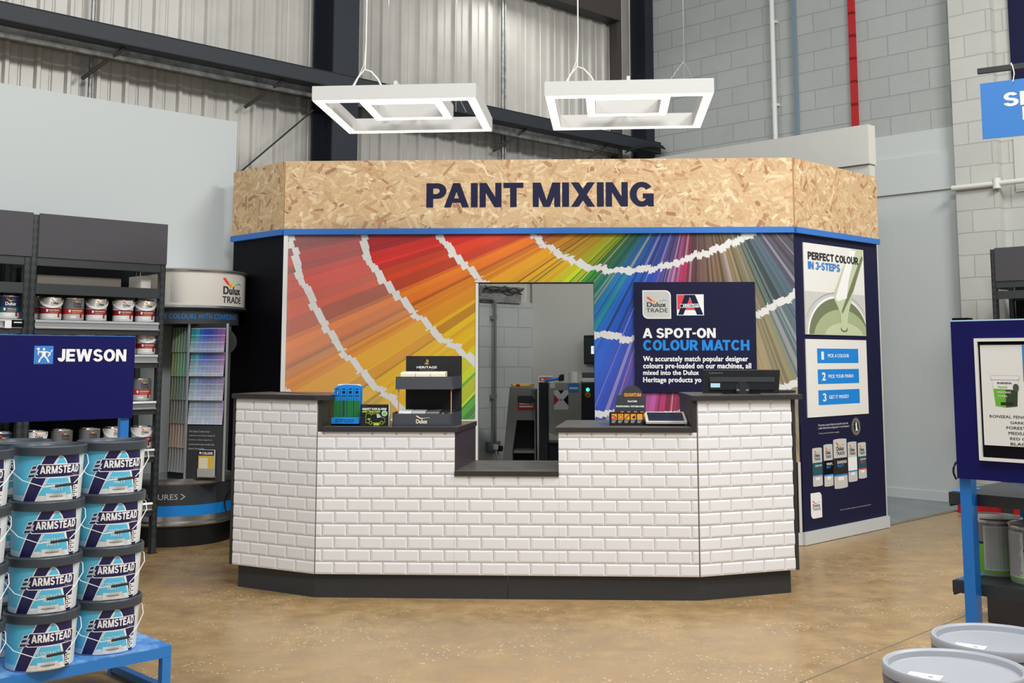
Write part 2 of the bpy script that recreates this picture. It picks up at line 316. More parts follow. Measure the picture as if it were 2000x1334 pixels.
class Art:
    """prints polygons and lettering on a plane (y = const, facing -y) or round a drum"""
    def __init__(s, mb, y=0.0, step=.0006, rf=None, cx=0, cy=0, rot=0):
        s.mb = mb; s.y = y; s.st = step; s.L = 1; s.rf = rf; s.c = (cx, cy); s.rot = rot
    def P(s, p, L):
        if s.rf is None: return (p[0], s.y-s.st*L, p[1])
        r = s.rf(p[1])+s.st*L; t = p[0]/s.rf(.1)+s.rot; return (s.c[0]+r*sin(t), s.c[1]-r*cos(t), p[1])
    def poly(s, pts, mt, L=None, col=None):
        if L is None: s.L += .25; L = s.L
        n = len(pts); ar = sum(pts[i][0]*pts[(i+1) % n][1]-pts[(i+1) % n][0]*pts[i][1] for i in range(n))
        if ar < 0: pts = pts[::-1]
        if s.rf is None: s.mb.poly([s.P(p, L) for p in pts], mt, col); return
        du = .012; x0 = min(p[0] for p in pts); x1 = max(p[0] for p in pts); i = math.floor(x0/du)
        while i*du < x1:
            q = clip(clip(pts, lambda p: p[0]-i*du), lambda p: (i+1)*du-p[0]) if True else None
            if len(q) >= 3: s.mb.poly([s.P(p, L) for p in q], mt, col)
            i += 1
    def rect(s, x0, z0, x1, z1, mt, L=None, col=None): s.poly([(x0, z0), (x1, z0), (x1, z1), (x0, z1)], mt, L, col)
    def disc(s, x, z, rx, rz, mt, n=28, L=None): s.poly([(x+rx*cos(2*pi*i/n), z+rz*sin(2*pi*i/n)) for i in range(n)], mt, L)
    def line(s, pts, wd, mt, L=None):
        if L is None: s.L += .25; L = s.L
        for a, b in zip(pts, pts[1:]):
            dx, dz = b[0]-a[0], b[1]-a[1]; q = math.hypot(dx, dz) or 1; nx, nz = -dz/q*wd/2, dx/q*wd/2; ex, ez = dx/q*wd*.3, dz/q*wd*.3
            s.poly([(a[0]+nx-ex, a[1]+nz-ez), (a[0]-nx-ex, a[1]-nz-ez), (b[0]-nx+ex, b[1]-nz+ez), (b[0]+nx+ex, b[1]+nz+ez)], mt, L)
    def text(s, body, x0, z0, x1, z1, mt, bold=.03, shear=0):
        s.L += .25; vs_, fs, _ = textmesh(body, bold)
        s.mb.add([s.P((x0+(x1-x0)*a+shear*b*(z1-z0), z0+(z1-z0)*b), s.L+n_*.04) for a, b, n_ in vs_], fs, mt)
    def rrect(s, x0, z0, x1, z1, r, mt, corners=(1, 1, 1, 1)):    # bl br tr tl
        pts = []
        for (cx, cz, a0, on, px, pz) in ((x0+r, z0+r, pi, corners[0], x0, z0), (x1-r, z0+r, 1.5*pi, corners[1], x1, z0), (x1-r, z1-r, 0, corners[2], x1, z1), (x0+r, z1-r, .5*pi, corners[3], x0, z1)):
            if on: pts += [(cx+r*cos(a0+i*pi/12), cz+r*sin(a0+i*pi/12)) for i in range(7)]
            else: pts.append((px, pz))
        s.poly(pts, mt)
    def swoosh(s, x0, z0, x1, z1, mono=None):     # rainbow flourish above the paint maker's name
        P = lambda a, b: (x0+(x1-x0)*a, z0+(z1-z0)*b); n = 24; top = []; bot = []
        for i in range(n+1):
            t = i/n; ce = .42-.40*sin(min(t*1.6, 1)*pi*.5)+.55*max(0, t-.35)/.65 + (.5*(1-t*3)**1.3 if t < .33 else 0) - (.9*(t-.86)/.14*.35 if t > .86 else 0)
            th_ = .34*(1-abs(t-.12)/.9)**1.2 if t < .5 else .14*(1.3-t)
            top.append(P(t, min(1, ce+th_))); bot.append(P(t, max(0, ce-th_*.3)))
        s.L += .25; L = s.L
        cs = ['lred']*6+['lorange']*4+['lyellow']*4+['lgreen']*4+['lblue']*6
        for i in range(n): s.poly([bot[i], bot[i+1], top[i+1], top[i]], mono or cs[i], L)
    def dulux(s, x0, z0, x1, z1, trade=True, mt='softblack', mono=None):
        h = z1-z0
        s.swoosh(x0+.02*(x1-x0), z0+.62*h, x1, z1, mono)
        s.text('Dulux', x0+.03*(x1-x0), z0+(.34 if trade else .0)*h, x0+.93*(x1-x0), z0+(.66 if trade else .55)*h, mt, .035)
        if trade: s.text('TRADE', x0, z0, x1, z0+.26*h, mt, .012)
    def img(s, fr, v, ):
        return lambda x0, y0, x1, y1: fr.box(x0, y0, x1, y1, v)

# ------------------------------------------------------------------ setting
B1 = 44.5
fClad = Frame(-.087, 12.8, B1)               # left building wall
fRW = Frame(3.90, 12.18, B1-90)              # right building wall (u grows to the right / nearer)
fLP = Frame(-2.477, 9.98, B1)                # left partition, ends at u=0
fRP = Frame(3.235, 10.065, B1-90)            # right partition, ends at u=0, runs to -u
mb = MB(); mb.prism([(-9, -1.5), (9, -1.5), (9, 9), (4.62, 11.48), (1.55, 14.5), (-9, 5.0)], -.12, 0, 'concrete'); fl = struct(mb, 'floor')
mb = MB(); q0 = (3.235, 10.065)
mb.prism([(2.30, 9.09), q0, (4.615, 11.43), (4.66, 11.47), (1.6, 14.47), (-2.3, 10.65), (-1.75, 9.24)], 0, .004, 'greyfloor'); struct(mb, 'floor_back')
mb = MB(); a, b = (3.262, 10.03), (4.64, 11.385); mb.tube([(a[0], a[1], .002), (b[0], b[1], .002)], .006, 'floorgrey_line', 6); struct(mb, 'trim_1')
mb = MB(); p = ground(1690, 1282), ground(1882, 1204)
dx, dy = p[1][0]-p[0][0], p[1][1]-p[0][1]; mb.tube([(p[0][0]-dx*.9, p[0][1]-dy*.9, -.0035), (p[1][0]+dx*2.2, p[1][1]+dy*2.2, -.0035)], .0055, 'floorgrey_line', 6); struct(mb, 'trim_2')
# left wall: block dado under trapezoidal cladding
def wall_obj(name, fr, u0, u1, z0, z1, v0, v1, mt, uo=0, kind=True):
    mb = MB(); mb.box(u0, u1, v0, v1, z0, z1, mt)
    o = mb.build(name, uvf=lambda co: (co.x+co.y*.7+uo, co.z)); o.location = (*fr.o, 0); o.rotation_euler = (0, 0, fr.a)
    if kind: tag(o, kind='structure')
    return o
uK = 2.36
wall_obj('wall_left_lower', fClad, -9, uK, 0, 2.09, 0, .2, 'block')
mb = MB(); u = -9.05; pts = []
while u < uK:
    pts += [(u, .06), (u+.012, .06), (u+.02, .05), (u+.118, .05), (u+.135, .018), (u+.165, .018), (u+.182, .05), (u+.245, .05)]; u += .255
pts = [q for q in pts if q[0] < uK]+[(uK, .05)]
for a, b in zip(pts, pts[1:]): mb.poly([(a[0], a[1], 2.09), (b[0], b[1], 2.09), (b[0], b[1], 7.2), (a[0], a[1], 7.2)], 'cladding')
mb.box(-9, uK, .07, .2, 2.09, 7.2, 'cladding')
o = struct(mb, 'wall_left'); o.location = (*fClad.o, 0); o.rotation_euler = (0, 0, fClad.a)
# right wall: painted blocks, boarded lower part
wall_obj('wall_right', fRW, -3.3, 6.0, 0, 7.2, 0, .2, 'block', .17)
mb = MB(); mb.box(-1.2, 1.04, -.02, -.001, .0, 3.19, 'plaster'); mb.box(-1.2, 1.04, -.05, -.001, 3.19, 3.58, 'plaster'); mb.box(-1.2, 1.04, -.02, -.001, 3.58, 3.84, 'plaster')
o = struct(mb, 'wall_right_board'); o.location = (*fRW.o, 0); o.rotation_euler = (0, 0, fRW.a)
mb = MB(); mb.box(-1.2, 1.04, -.036, -.0205, .004, .108, 'skirt'); o = struct(mb, 'baseboard_right', bevel=.004); o.location = (*fRW.o, 0); o.rotation_euler = (0, 0, fRW.a)
wall_obj('wall_right_pier', fRW, 1.04, 1.47, 0, 7.2, -.17, -.001, 'block_lit', .05)
wall_obj('wall_right_far', fRW, 1.47, 6.0, 0, 7.2, -.06, -.001, 'block_lit', .3)
mb = MB(); mb.box(1.60, 5, -.08, -.061, 3.08, 3.62, 'plasterwarm'); o = struct(mb, 'wall_right_panel'); o.location = (*fRW.o, 0); o.rotation_euler = (0, 0, fRW.a)
# partitions
wall_obj('wall_partition_left', fLP, -6, 0, 0, fLP.s(455, 237)[1], 0, .1, 'plaster')
mb = MB(); mb.box(-4.28, 0, .0, .1, 0, 3.2, 'plasterwarm'); mb.box(-4.28, .015, -.03, .1, 3.2, 3.56, 'plasterwarm')
o = struct(mb, 'wall_partition_right'); o.location = (*fRP.o, 0); o.rotation_euler = (0, 0, fRP.a)

# steelwork
def put(o, fr, u=0, v=0, z=0):
    x, y = fr.w(u, v); o.location = (x, y, z); o.rotation_euler = (0, 0, fr.a); return o
def column(name, lab, u, v, wf, dp, mt, z1=7.2):
    t = put(thing(name, lab, 'column'), fClad, u, v)
    MB().box(0, wf, -dp, -dp+.02, 0, z1, mt).build('front_flange', t)
    MB().box(0, wf, -.02, 0, 0, z1, mt).build('back_flange', t)
    MB().box(wf/2-.008, wf/2+.008, -dp+.02, -.02, 0, z1, mt).build('web', t); return t
uc = fClad.s(655, 200, -.3)[0]
column('steel_column', 'wide dark navy steel column rising behind the left pendant light', uc-.07, -.0, .3, .36, 'column')
uc2 = fClad.s(1262, 200, -.25)[0]
column('steel_column', 'slim dark steel column in the corner behind the right pendant light', uc2-.06, -.06, .16, .24, 'column')
uc3 = fClad.s(1206, 200, -.12)[0]
o = put(thing('steel_post', 'narrow brown steel post just left of the corner column', 'post'), fClad, uc3, -.002)
MB().box(0, .09, -.12, 0, 0, 7.2, 'brownsteel').build('post_body', o); MB().box(-.01, .1, -.13, -.12, 3.0, 3.3, 'brownsteel').build('splice_plate', o)
# long dark beam along the wall with galvanised rail and struts
v = -.48; za = fClad.s(0, 1, v)[1]; zb = fClad.s(0, 38, v)[1]
t = put(thing('wall_beam', 'long dark grey steel beam running along the clad wall at lamp height', 'beam'), fClad, 0, 0)
MB().box(-8, 2.3, v, v+.012, zb, za, 'beam').box(-8, 2.3, v, v+.16, zb, zb+.012, 'beam').box(-8, 2.3, v, v+.16, za-.012, za, 'beam').build('beam_channel', t)
for px, py in ((215, 95), (530, 158), (1010, 262), (1170, 290)):
    uu = fClad.s(px, py, -.35)[0]; mb = MB(); mb.tube([(uu-.1, -.06, zb-.24), (uu+.1, v+.08, zb-.005)], .016, 'brownsteel', 6); mb.build('strut', t)
MB().tube([(-8, -.3, zb-.07), (1.2, -.3, zb-.07)], .022, 'galv').build('conduit', t)
zr1 = fClad.s(0, 44, -.12)[1]; zr0 = fClad.s(0, 68, -.12)[1]
t = put(thing('sheeting_rail', 'galvanised steel rail fixed to the cladding just below the dark beam', 'rail'), fClad)
uc3 = fClad.s(1206, 200, -.12)[0]; ue = uc3-.015; MB().box(-8, ue, -.13, -.12, zr0, zr1, 'galv').box(-8, ue, -.13, .02, zr0, zr0+.008, 'galv').box(-8, ue, -.12, .02, zr1-.008, zr1, 'galv').build('rail_body', t)
t = put(thing('sheeting_rail', 'dark steel rail high on the cladding, dropping into view near the corner', 'rail'), fClad)
z5 = fClad.s(1215, 45, -.15)[1]; MB().box(-8, uc3-.015, -.2, -.17, z5, z5+.3, 'brownsteel').box(-8, uc3-.015, -.17, .02, z5, z5+.012, 'rackdark').build('rail_body', t)
mb = MB(); u, z = fClad.s(180, 80, -.03); zt = fClad.s(180, 0, -.03)[1]
for du, lab in ((0, 'galvanised pipe running up the cladding on the left above the white partition'), (.06, None)):
    if lab:
        mb = MB(); mb.tube([(0, 0, 3.0), (0, 0, 7)], .02, 'galv'); o = mb.build('wall_pipe'); put(o, fClad, u, -.03); tag(o, lab, 'pipe')
u = fClad.s(982, 100, -.04)[0]
t = put(thing('wall_pipe', 'pair of grey pipes up the cladding between the two pendant lights', 'pipe'), fClad, u, -.035)
MB().tube([(0, 0, 2.6), (0, 0, 7)], .018, 'galv').build('pipe', t); MB().tube([(.045, 0, 2.6), (.045, 0, 7)], .012, 'galv').build('pipe', t)
a = fClad.s(480, 333, -.06); b = fClad.s(612, 215, -.3)
mb = MB(); mb.tube([(a[0]-.5, -.05, a[1]-.42), (b[0], -.3, b[1])], .008, 'column'); o = put(mb.build('brace_rod'), fClad); tag(o, 'thin diagonal steel brace rod rising to the wide dark column', 'brace')
mb = MB()
for k in range(6):
    P = []
    for i in range(15):
        s_ = i/14; px = 1222+72*s_; py = 298-22*sin(s_*pi*.62)*(1-.09*k)-.6*k+8*s_*s_; uu, zz = fClad.s(px, py, -.52); P.append((uu, -.52-.008*k, zz))
    mb.tube(P, .009, 'cable', 6)
o = put(mb.build('cable_bundle', smooth=True), fClad); tag(o, 'loop of black cables lying on the end of the dark beam', 'cables')
# on the right wall
def wallpipe(px0, py0, r, mt, z0, lab, name='wall_pipe'):
    u = fRW.s(px0, py0, -.05)[0]; mb = MB(); mb.tube([(0, -.05, z0-.12), (0, -.05, z0), (-.01, -.05, 7)], r, mt, 12)
    for zz in (z0+.4, z0+1.4, z0+2.4): mb.box(-r*1.5, r*1.5, -.05, 0, zz-.015, zz+.015, mt)
    o = mb.build(name, smooth=True); put(o, fRW, u, 0); return tag(o, lab, 'pipe')
wallpipe(1511, 120, .03, 'pvcwhite', 3.0, 'white plastic pipe running down the shaded painted block wall')
o = put(MB().box(-.018, .018, -.03, -.001, 2.5, 7, 'bluegrey').box(-.018, -.013, -.06, -.03, 2.5, 7, 'bluegrey').build('steel_angle'), fRW, fRW.s(1556, 120)[0]); tag(o, 'slim blue-grey steel angle on the block wall right of the white pipe', 'trim')
u = fRW.s(1665, 120, -.04)[0]; t = put(thing('red_pipe', 'bright red vertical pipe on the painted block wall', 'pipe'), fRW, u)
MB().box(-.03, .03, -.045, -.001, 3.86, 7, 'redpaint').build('duct', t, bevel=.008)
mb = MB()
for i in range(14): mb.box(-.034, .034, -.047, -.001, 4.0+i*.26, 3.708+i*.26, 'redplastic')
mb.build('joint', t)
z = fRW.s(1880, 366, -.2)[1]; mb = MB(); mb.tube([(1.02, -.21, z), (5, -.21, z)], .027, 'pvcwhite', 12); mb.lathe([(.04, z-.05), (.04, z+.05)], 'pvcwhite', 16, 1.47, -.21); mb.box(1.05, 1.09, -.21, -.165, z-.02, z+.02, 'pvcwhite'); mb.box(3.0, 3.04, -.21, -.06, z-.02, z+.02, 'pvcwhite')
o = put(mb.build('wall_pipe', smooth=True), fRW); tag(o, 'horizontal white pipe with a joint across the brightly lit brick pier', 'pipe')
o = put(MB().box(1.62, 3.4, -.1, -.061, 4.0, 7, 'navy').build('wall_banner', bevel=.003), fRW); tag(o, 'dark navy banner board high at the right edge beyond the brick pier', 'banner')

# ------------------------------------------------------------------ paint mixing booth
AF = -2.3
fB = Frame(-1.862, 9.165, AF)
WB = 4.127
tB = thing('paint_mixing_booth', 'large booth with chipboard fascia, rainbow swatch mural and paint mixing lettering', 'booth', (*fB.o, 0), fB.a)
d0, d1 = fB.s(934, 700)[0], fB.s(1161, 700)[0]; zd = fB.s(1000, 553)[1]; ZS, ZF, ZT = 2.452, 2.50, 3.062
mb = MB(); mb.box(0, d0, 0, .1, .0, ZT-.02, 'navy_deep').box(d1, WB, 0, .1, .0, ZT-.02, 'navy_deep').box(d0, d1, 0, .1, zd, ZT-.02, 'navy_deep'); mb.build('front_wall', tB)
MB().box(d0-.022, d0, -.012, .1, 0, zd, 'offwhite').box(d0-.022, d1, -.006, .1, zd, zd+.006, 'charcoal').build('door_jamb', tB)
eL = (.79*cos(R(B1+90-AF)), .79*sin(R(B1+90-AF))); eR = (WB+1.37*cos(R(B1-AF)), 1.37*sin(R(B1-AF)))
def inward(p, q, t):              # strip between p and q with thickness t to the left of p->q
    dx, dy = q[0]-p[0], q[1]-p[1]; L = math.hypot(dx, dy); nx, ny = -dy/L*t, dx/L*t
    return [p, q, (q[0]+nx, q[1]+ny), (p[0]+nx, p[1]+ny)]
MB().prism(inward(eL, (0, 0), .09), 0, ZT-.02, 'navy_deep').build('side_wall', tB)
MB().prism(inward((WB, 0), eR, .09), 0, ZT-.02, 'navy').build('side_wall', tB)
# fascia boards with wood strands
random.seed(5)
OSBC = [('#d8b98c', 6), ('#e0c59a', 5), ('#d0ad80', 4), ('#c8a276', 3), ('#b98c66', 1.2), ('#e8d2aa', 1.6), ('#aa7a58', .5)]
def osb(p, q, parent, seed):
    rnd = random.Random(seed); L = math.hypot(q[0]-p[0], q[1]-p[1]); ang = math.atan2(q[1]-p[1], q[0]-p[0])
    mb = MB(); mb.M = Matrix.Translation((p[0], p[1], 0)) @ Matrix.Rotation(ang, 4, 'Z')
    c0 = lin('#d2b084'); b0 = len(mb.f); mb.box(0, L, -.02, 0, ZF, ZT, 'osb_attr')
    for i in range(b0, len(mb.f)): mb.c[i] = c0
    n = int(L*430)
    ws = [x[1] for x in OSBC]; cs = [lin(x[0]) for x in OSBC]
    for i in range(n):
        x, z = rnd.uniform(-.03, L+.03), rnd.uniform(ZF-.03, ZT+.03); l = rnd.uniform(.035, .13)*(1 if rnd.random() < .8 else 1.5); wd = rnd.uniform(.010, .034); an = rnd.gauss(0, .75) if rnd.random() < .6 else rnd.uniform(0, pi)
        ca, sa = cos(an), sin(an); k = rnd.uniform(-.25, .25)
        pp = [(x+u*ca-v_*sa, z+u*sa+v_*ca) for u, v_ in ((-l/2, -wd/2), (l/2-abs(k)*wd*2, -wd/2), (l/2, k*wd), (l/2-wd*.3, wd/2), (-l/2+wd*.8*rnd.random(), wd/2))]
        pp = cliprect(pp, 0, L, ZF, ZT)
        if len(pp) < 3: continue
        col = list(rnd.choices(cs, ws)[0]); f = rnd.uniform(.93, 1.04); col = [min(1, c*f) for c in col[:3]]+[1]
        mb.poly([(u, -.0202-.0009*i/n, v_) for u, v_ in pp], 'osb_attr', col)
    mb.build('fascia_board', parent)
osb(eL, (0, 0), tB, 1); osb((0, 0), (WB, 0), tB, 2); osb((WB, 0), eR, tB, 3)
mb = MB()
for p, q in ((eL, (0, 0)), ((0, 0), (WB, 0)), ((WB, 0), eR)):
    mb.prism(inward(p, q, -.035), ZS, ZF-.0005, 'stripblue')
mb.build('blue_trim', tB)
for a_, b_, th_ in (((WB, 0), eR, -.03), ((0, 0), (d0-.03, 0), -.02), ((d1, 0), (WB, 0), -.02)): MB().prism(inward(a_, b_, th_), .0045, .1, 'skirt').build('baseboard', tB)
MB().box(WB-.02, WB, -.0215, 0, .1, .64, 'plasterwarm').build('corner_trim', tB); MB().box(0, .035, -.0215, -.0005, .1, ZS, 'offwhite').build('corner_trim', tB)
x0, z0, x1, z1 = fB.box(833, 358, 1277, 403, -.022)
mb = MB(); ar = Art(mb, -.0215); ar.text('PAINT MIXING', x0, z0, x1, z1, 'navy', .05)
mb.build('lettering', tB)
# --- rainbow mural: fan of colour cards
CX, CY = 1360., 255.
samples = [((574, 488), -.21), ((553, 613.7), -.371), ((548, 714), -.44), ((680, 684), -.54), ((740, 674), -.567), ((891, 684), -.69), ((914, 749), -1.0), ((1055, 552), -.86), ((1071, 552), -1.05), ((1162, 580), -1.47), ((1238, 528), -2.1), ((1162, 797), -2.1), ((1316, 549), -6.2), ((1425, 484), 4.17), ((1446, 474), 2.32), ((1500, 600), 2.15)]
fit = []
for (x, y), m_ in samples:
    an = math.atan2(1, -1/m_) if False else None
    dxx, dyy = (-1, -m_) if -m_*1 > 0 and abs(m_) < 1e9 and m_ < 0 else (1, m_)
    # travel outward (down the picture)
    if dyy < 0: dxx, dyy = -dxx, -dyy
    L = math.hypot(dxx, dyy); dxx /= L; dyy /= L
    rx, ry = x-CX, y-CY; bq = rx*dxx+ry*dyy; cq = rx*rx+ry*ry-500**2; t_ = -bq+math.sqrt(max(0, bq*bq-cq))
    hx, hy = x+dxx*t_-CX, y+dyy*t_-CY
    fit.append((math.atan2(hy, -hx), math.atan2(dyy, -dxx)))
fit.sort()
# smooth quadratic through the samples: psi(phi)
def lsq(pts, deg=2):
    n = deg+1; A = [[sum(p[0]**(i+j) for p in pts) for j in range(n)]+[sum(p[1]*p[0]**i for p in pts)] for i in range(n)]
    for i in range(n):
        pv = A[i][i]; A[i] = [a/pv for a in A[i]]
        for j in range(n):
            if j != i: A[j] = [a-A[j][i]*b for a, b in zip(A[j], A[i])]
    return [A[i][n] for i in range(n)]
co = lsq(fit, 2)
psi = lambda p: sum(c*p**i for i, c in enumerate(co))
def interp(tab, x):
    if x <= tab[0][0]: return tab[0][1]
    for (a, va), (b, vb) in zip(tab, tab[1:]):
        if x <= b:
            t = (x-a)/(b-a); return va+(vb-va)*t if not isinstance(va, tuple) else tuple(p+(q-p)*t for p, q in zip(va, vb))
    return tab[-1][1]
def polar(px, py): return math.degrees(math.atan2(py-CY, -(px-CX))), math.hypot(px-CX, py-CY)
bands = [[(1045, 460), (1075, 478), (1110, 500), (1150, 515), (1190, 522), (1240, 524), (1290, 518), (1340, 505), (1380, 492), (1420, 478), (1460, 460)],
         [(862, 462), (878, 490), (900, 512), (930, 540), (960, 566), (1060, 625), (1161, 652), (1200, 658), (1235, 662), (1360, 655), (1485, 610), (1520, 592), (1550, 577)],
         [(708, 462), (722, 510), (740, 550), (770, 580), (800, 610), (840, 645), (870, 670), (905, 692), (930, 712), (1060, 775), (1162, 806), (1250, 815), (1360, 803), (1500, 765), (1550, 748)],
         [(566, 470), (590, 545), (607, 590), (640, 650), (665, 690), (700, 730), (735, 760), (775, 795), (900, 870), (1360, 980), (1600, 950)],
         [(480, 640), (552, 765), (600, 820), (700, 900), (1360, 1150)]]
btab = [[polar(*p) for p in b] for b in bands]
hue = [(6, '#d4707c'), (12, '#c0405a'), (16, '#a82c3c'), (19, '#a42a3a'), (22, '#c8242e'), (25, '#dc362a'), (28, '#ea5428'), (31, '#f0742c'), (34, '#f28e32'), (37, '#f09e34'), (40, '#f2b030'), (43, '#f3c22c'), (46, '#ecd42a'), (48.5, '#c4d82e'), (51, '#4fb52c'), (54, '#2f8048'), (58, '#128a80'), (61, '#1583b8'), (65, '#1c6fd8'), (69, '#1f55c8'), (73, '#3a48b0'), (77, '#6a4fa0'), (80, '#b05a9a'), (83, '#c23a72'), (86, '#a02a4a'), (89, '#5a3a3c'), (93, '#8a6a58'), (99, '#8f6f50'), (105, '#9a8660'), (110, '#7d7b5a'), (114, '#55706a'), (120, '#4c5f6c'), (127, '#564d5c'), (134, '#3d4444')]
hue = [(a, lin(c)[:3]) for a, c in hue]
random.seed(11)
rnd = random.Random(7); mb = MB(); za_ = .985
UM0, UM1 = .036, WB-.002
rects = [(UM0, d0-.023, za_-.02, ZS-.001), (d0-.023, d1, zd+.007, ZS-.001), (d1, UM1, .64, ZS-.001)]
def front(px, py): return fB.s(px, py, -.002)
def card(ph, s_): # image point at distance s_ along the line leaving the r=500 circle at ph
    x, y = CX-500*cos(ph), CY+500*sin(ph); ps = psi(ph); return x-cos(ps)*s_, y+sin(ps)*s_
ph = R(4.0); idx = 0; jwalk = 0
whitec = (.72, .71, .68, 1)
while ph < R(148):
    deg = math.degrees(ph); wdt = rnd.choice([.25, .4, .6, .9, 1.3, 1.9]) if deg < 50 else rnd.choice([.18, .25, .35, .5, .8, 1.1])
    if deg > 62: wdt *= .9
    ph2 = ph+R(wdt); pm = (ph+ph2)/2; dm = math.degrees(pm)
    base = interp(hue, dm+rnd.gauss(0, 1.2)); jit = rnd.gauss(0, 1)
    edges = [-500.]; jwalk = .6*jwalk+rnd.uniform(-3.2, 3.2) if deg > 50 else rnd.uniform(-4.5, 4.5); joff = jwalk
    for bt in btab:
        r_ = interp(bt, dm); edges.append(r_-500+joff)
    wb = 7+rnd.uniform(-1, 1)
    ed = edges+[700]
    for k in range(len(ed)-1):
        a_ = ed[k]+(wb if k > 0 else 0); b_ = ed[k+1]-(wb if k < len(ed)-2 else 0)
        sh = [.55, .92, 1.0, 1.0, 1.0, 1.0][k]; pale = ([.0, .0, .03, .13, .24, .25] if deg < 58 else [.02, .02, .06, .14, .2, .2])[k]
        if deg > 98: sh = [.55, 1.0, 1.35, 1.3, 1.3, 1.3][k]; 
        if deg < 34 and k >= 3: pale += .12
        v_ = 1+.2*jit+rnd.uniform(-.1, .1)
        if rnd.random() < .14: v_ *= .45 if deg > 55 or k < 2 else .72
        if rnd.random() < .10 and deg > 50: pale += .4
        grey = sum(base)/3; sat = 1.12
        col = [.82*max(.003, min(.95, ((grey+(c-grey)*sat)*sh*v_)*(1-pale)+pale*(.62 if i == 0 else .5 if i == 1 else .42 if deg < 58 else .6))) for i, c in enumerate(base)]
        for (pa, pb, cc, La) in ((a_, b_, (*col, 1), 0), ((b_, b_+2*wb, whitec, .2) if k < len(ed)-2 else (0, 0, None, 0))):
            if cc is None: continue
            quad = [front(*card(ph, pa)), front(*card(ph2+R(.02), pa)), front(*card(ph2+R(.02), pb)), front(*card(ph, pb))]
            for rx0, rx1, rz0, rz1 in rects:
                q = cliprect(quad, rx0, rx1, rz0, rz1)
                if len(q) >= 3: mb.poly([(u_, -.006-.0004*La-.0005*(idx % 3), z_) for u_, z_ in q], 'print_attr', cc)
    idx += 1; ph = ph2
for rx0, rx1, rz0, rz1 in rects: mb.box(rx0, rx1, -.005, -.0005, rz0, rz1, 'offwhite')
mb.build('mural', tB)
MB().box(.02, d0-.023, -.012, -.0005, za_-.035, za_-.02, 'offwhite').build('mural_edge', tB)

# sign on the mural
x0, z0, x1, z1 = fB.box(1238, 551, 1480, 767, -.03); sg = Frame(*fB.w(0, 0), AF)
def ipart(fr, v): return lambda a, b, c, d: fr.box(a, b, c, d, v)
t = thing('colour_match_sign', 'dark navy square sign reading a spot-on colour match on the rainbow mural', 'sign', (*fB.w(x0, -.008), 0), fB.a)
MB().box(0, x1-x0, -.018, 0, z0, z1, 'navy').build('board', t, bevel=.001)
Q = lambda a, b, c, d: tuple(v_-x0 if i % 2 == 0 else v_ for i, v_ in enumerate(fB.box(a, b, c, d, -.027)))
mb = MB(); ar = Art(mb, -.0182)
ar.text('A SPOT-ON', *Q(1255, 641, 1398, 660), 'white', .05); ar.text('COLOUR MATCH', *Q(1256, 664, 1464, 684.5), 'cyanblue', .05); mb.build('headline_lettering', t); mb = MB(); ar = Art(mb, -.0182)
ar.text('We accurately match popular designer', *Q(1256, 695.5, 1461.5, 709), 'white', .035)
ar.text('colours pre-loaded on our machines, all', *Q(1256, 709, 1467.5, 723), 'white', .035)
ar.text('mixed into the Dulux', *Q(1256, 723, 1365, 732.5), 'white', .035); ar.text('Heritage products yo', *Q(1256, 736.5, 1370, 750), 'white', .035)
mb.build('lettering', t)
mb = MB(); ar = Art(mb, -.0182); q = Q(1254.5, 567, 1311, 622.5)
ar.rrect(*q, .045, 'white', (1, 0, 1, 0)); e = .008; ar.rrect(q[0]+e, q[1]+e, q[2]-e, q[3]-e, .04, 'printgrey', (1, 0, 1, 0))
ar.dulux(*Q(1262, 580, 1304, 610)); mb.build('paint_brand_badge', t)
def a_badge(ar, q, body='logored', strap='navy'):
    x0, z0, x1, z1 = q; P = lambda a, b: (x0+(x1-x0)*a, z0+(z1-z0)*b)
    ar.rect(*q, 'white'); ar.poly([P(.02, .28), P(.02, .98), P(.98, .98) if body == 'cyan' else P(.3, .98), P(.3, .28)], body); ar.poly([P(.2, .25), P(.45, .9), P(.7, .25)], body)
    ar.poly([P(.04, .03), P(.3, .98), P(.52, .98), P(.24, .03)], strap); ar.poly([P(.45, .98), P(.68, .98), P(.98, .03), P(.74, .03)], strap)
    ar.poly([P(.12, .36), P(.12, .54), P(.84, .56), P(.84, .38)], 'white'); ar.poly([P(.13, .38), P(.13, .52), P(.83, .54), P(.83, .4)], strap)
    ar.text('ARMSTEAD', *P(.22, .4), *P(.82, .52), 'white', .045)
mb = MB(); ar = Art(mb, -.0182); a_badge(ar, Q(1321.5, 575, 1375, 616)); mb.build('letter_a_badge', t)

# right chamfer graphics
fC = Frame(*fB.w(WB, 0), B1)
def plaque(name, lab, cat, px, fr, v, th_, mt, group=None):
    xa, za2, xb, zb2 = fr.box(*px, v-th_)
    t = thing(name, lab, cat, (*fr.w(xa, v), 0), fr.a, group)
    MB().box(0, xb-xa, -th_, 0, za2, zb2, mt).build('board', t)
    return t, (lambda a, b, c, d: tuple(q_-xa if i % 2 == 0 else q_ for i, q_ in enumerate(fr.box(a, b, c, d, v-th_)))), xb-xa, za2, zb2
xa, zt_ = fC.s(1569, 473, -.01); xb, _ = fC.s(1686, 489, -.01); zb_ = fC.s(1573, 653, -.01)[1]
W_, H_ = xb-xa, zt_-zb_
t = thing('colour_poster', 'white poster of sage green paint pouring into a tin, headed perfect colour in 3-steps', 'poster', (*fC.w(xa, -.001), zb_), fC.a)
MB().box(0, W_, -.008, 0, 0, H_, 'offwhite').build('board', t)
mb = MB(); ar = Art(mb, -.008)
P = lambda a, b: (a*W_, b*H_)
rc = lambda pts: cliprect(pts, .004, W_-.004, .004, H_-.004)
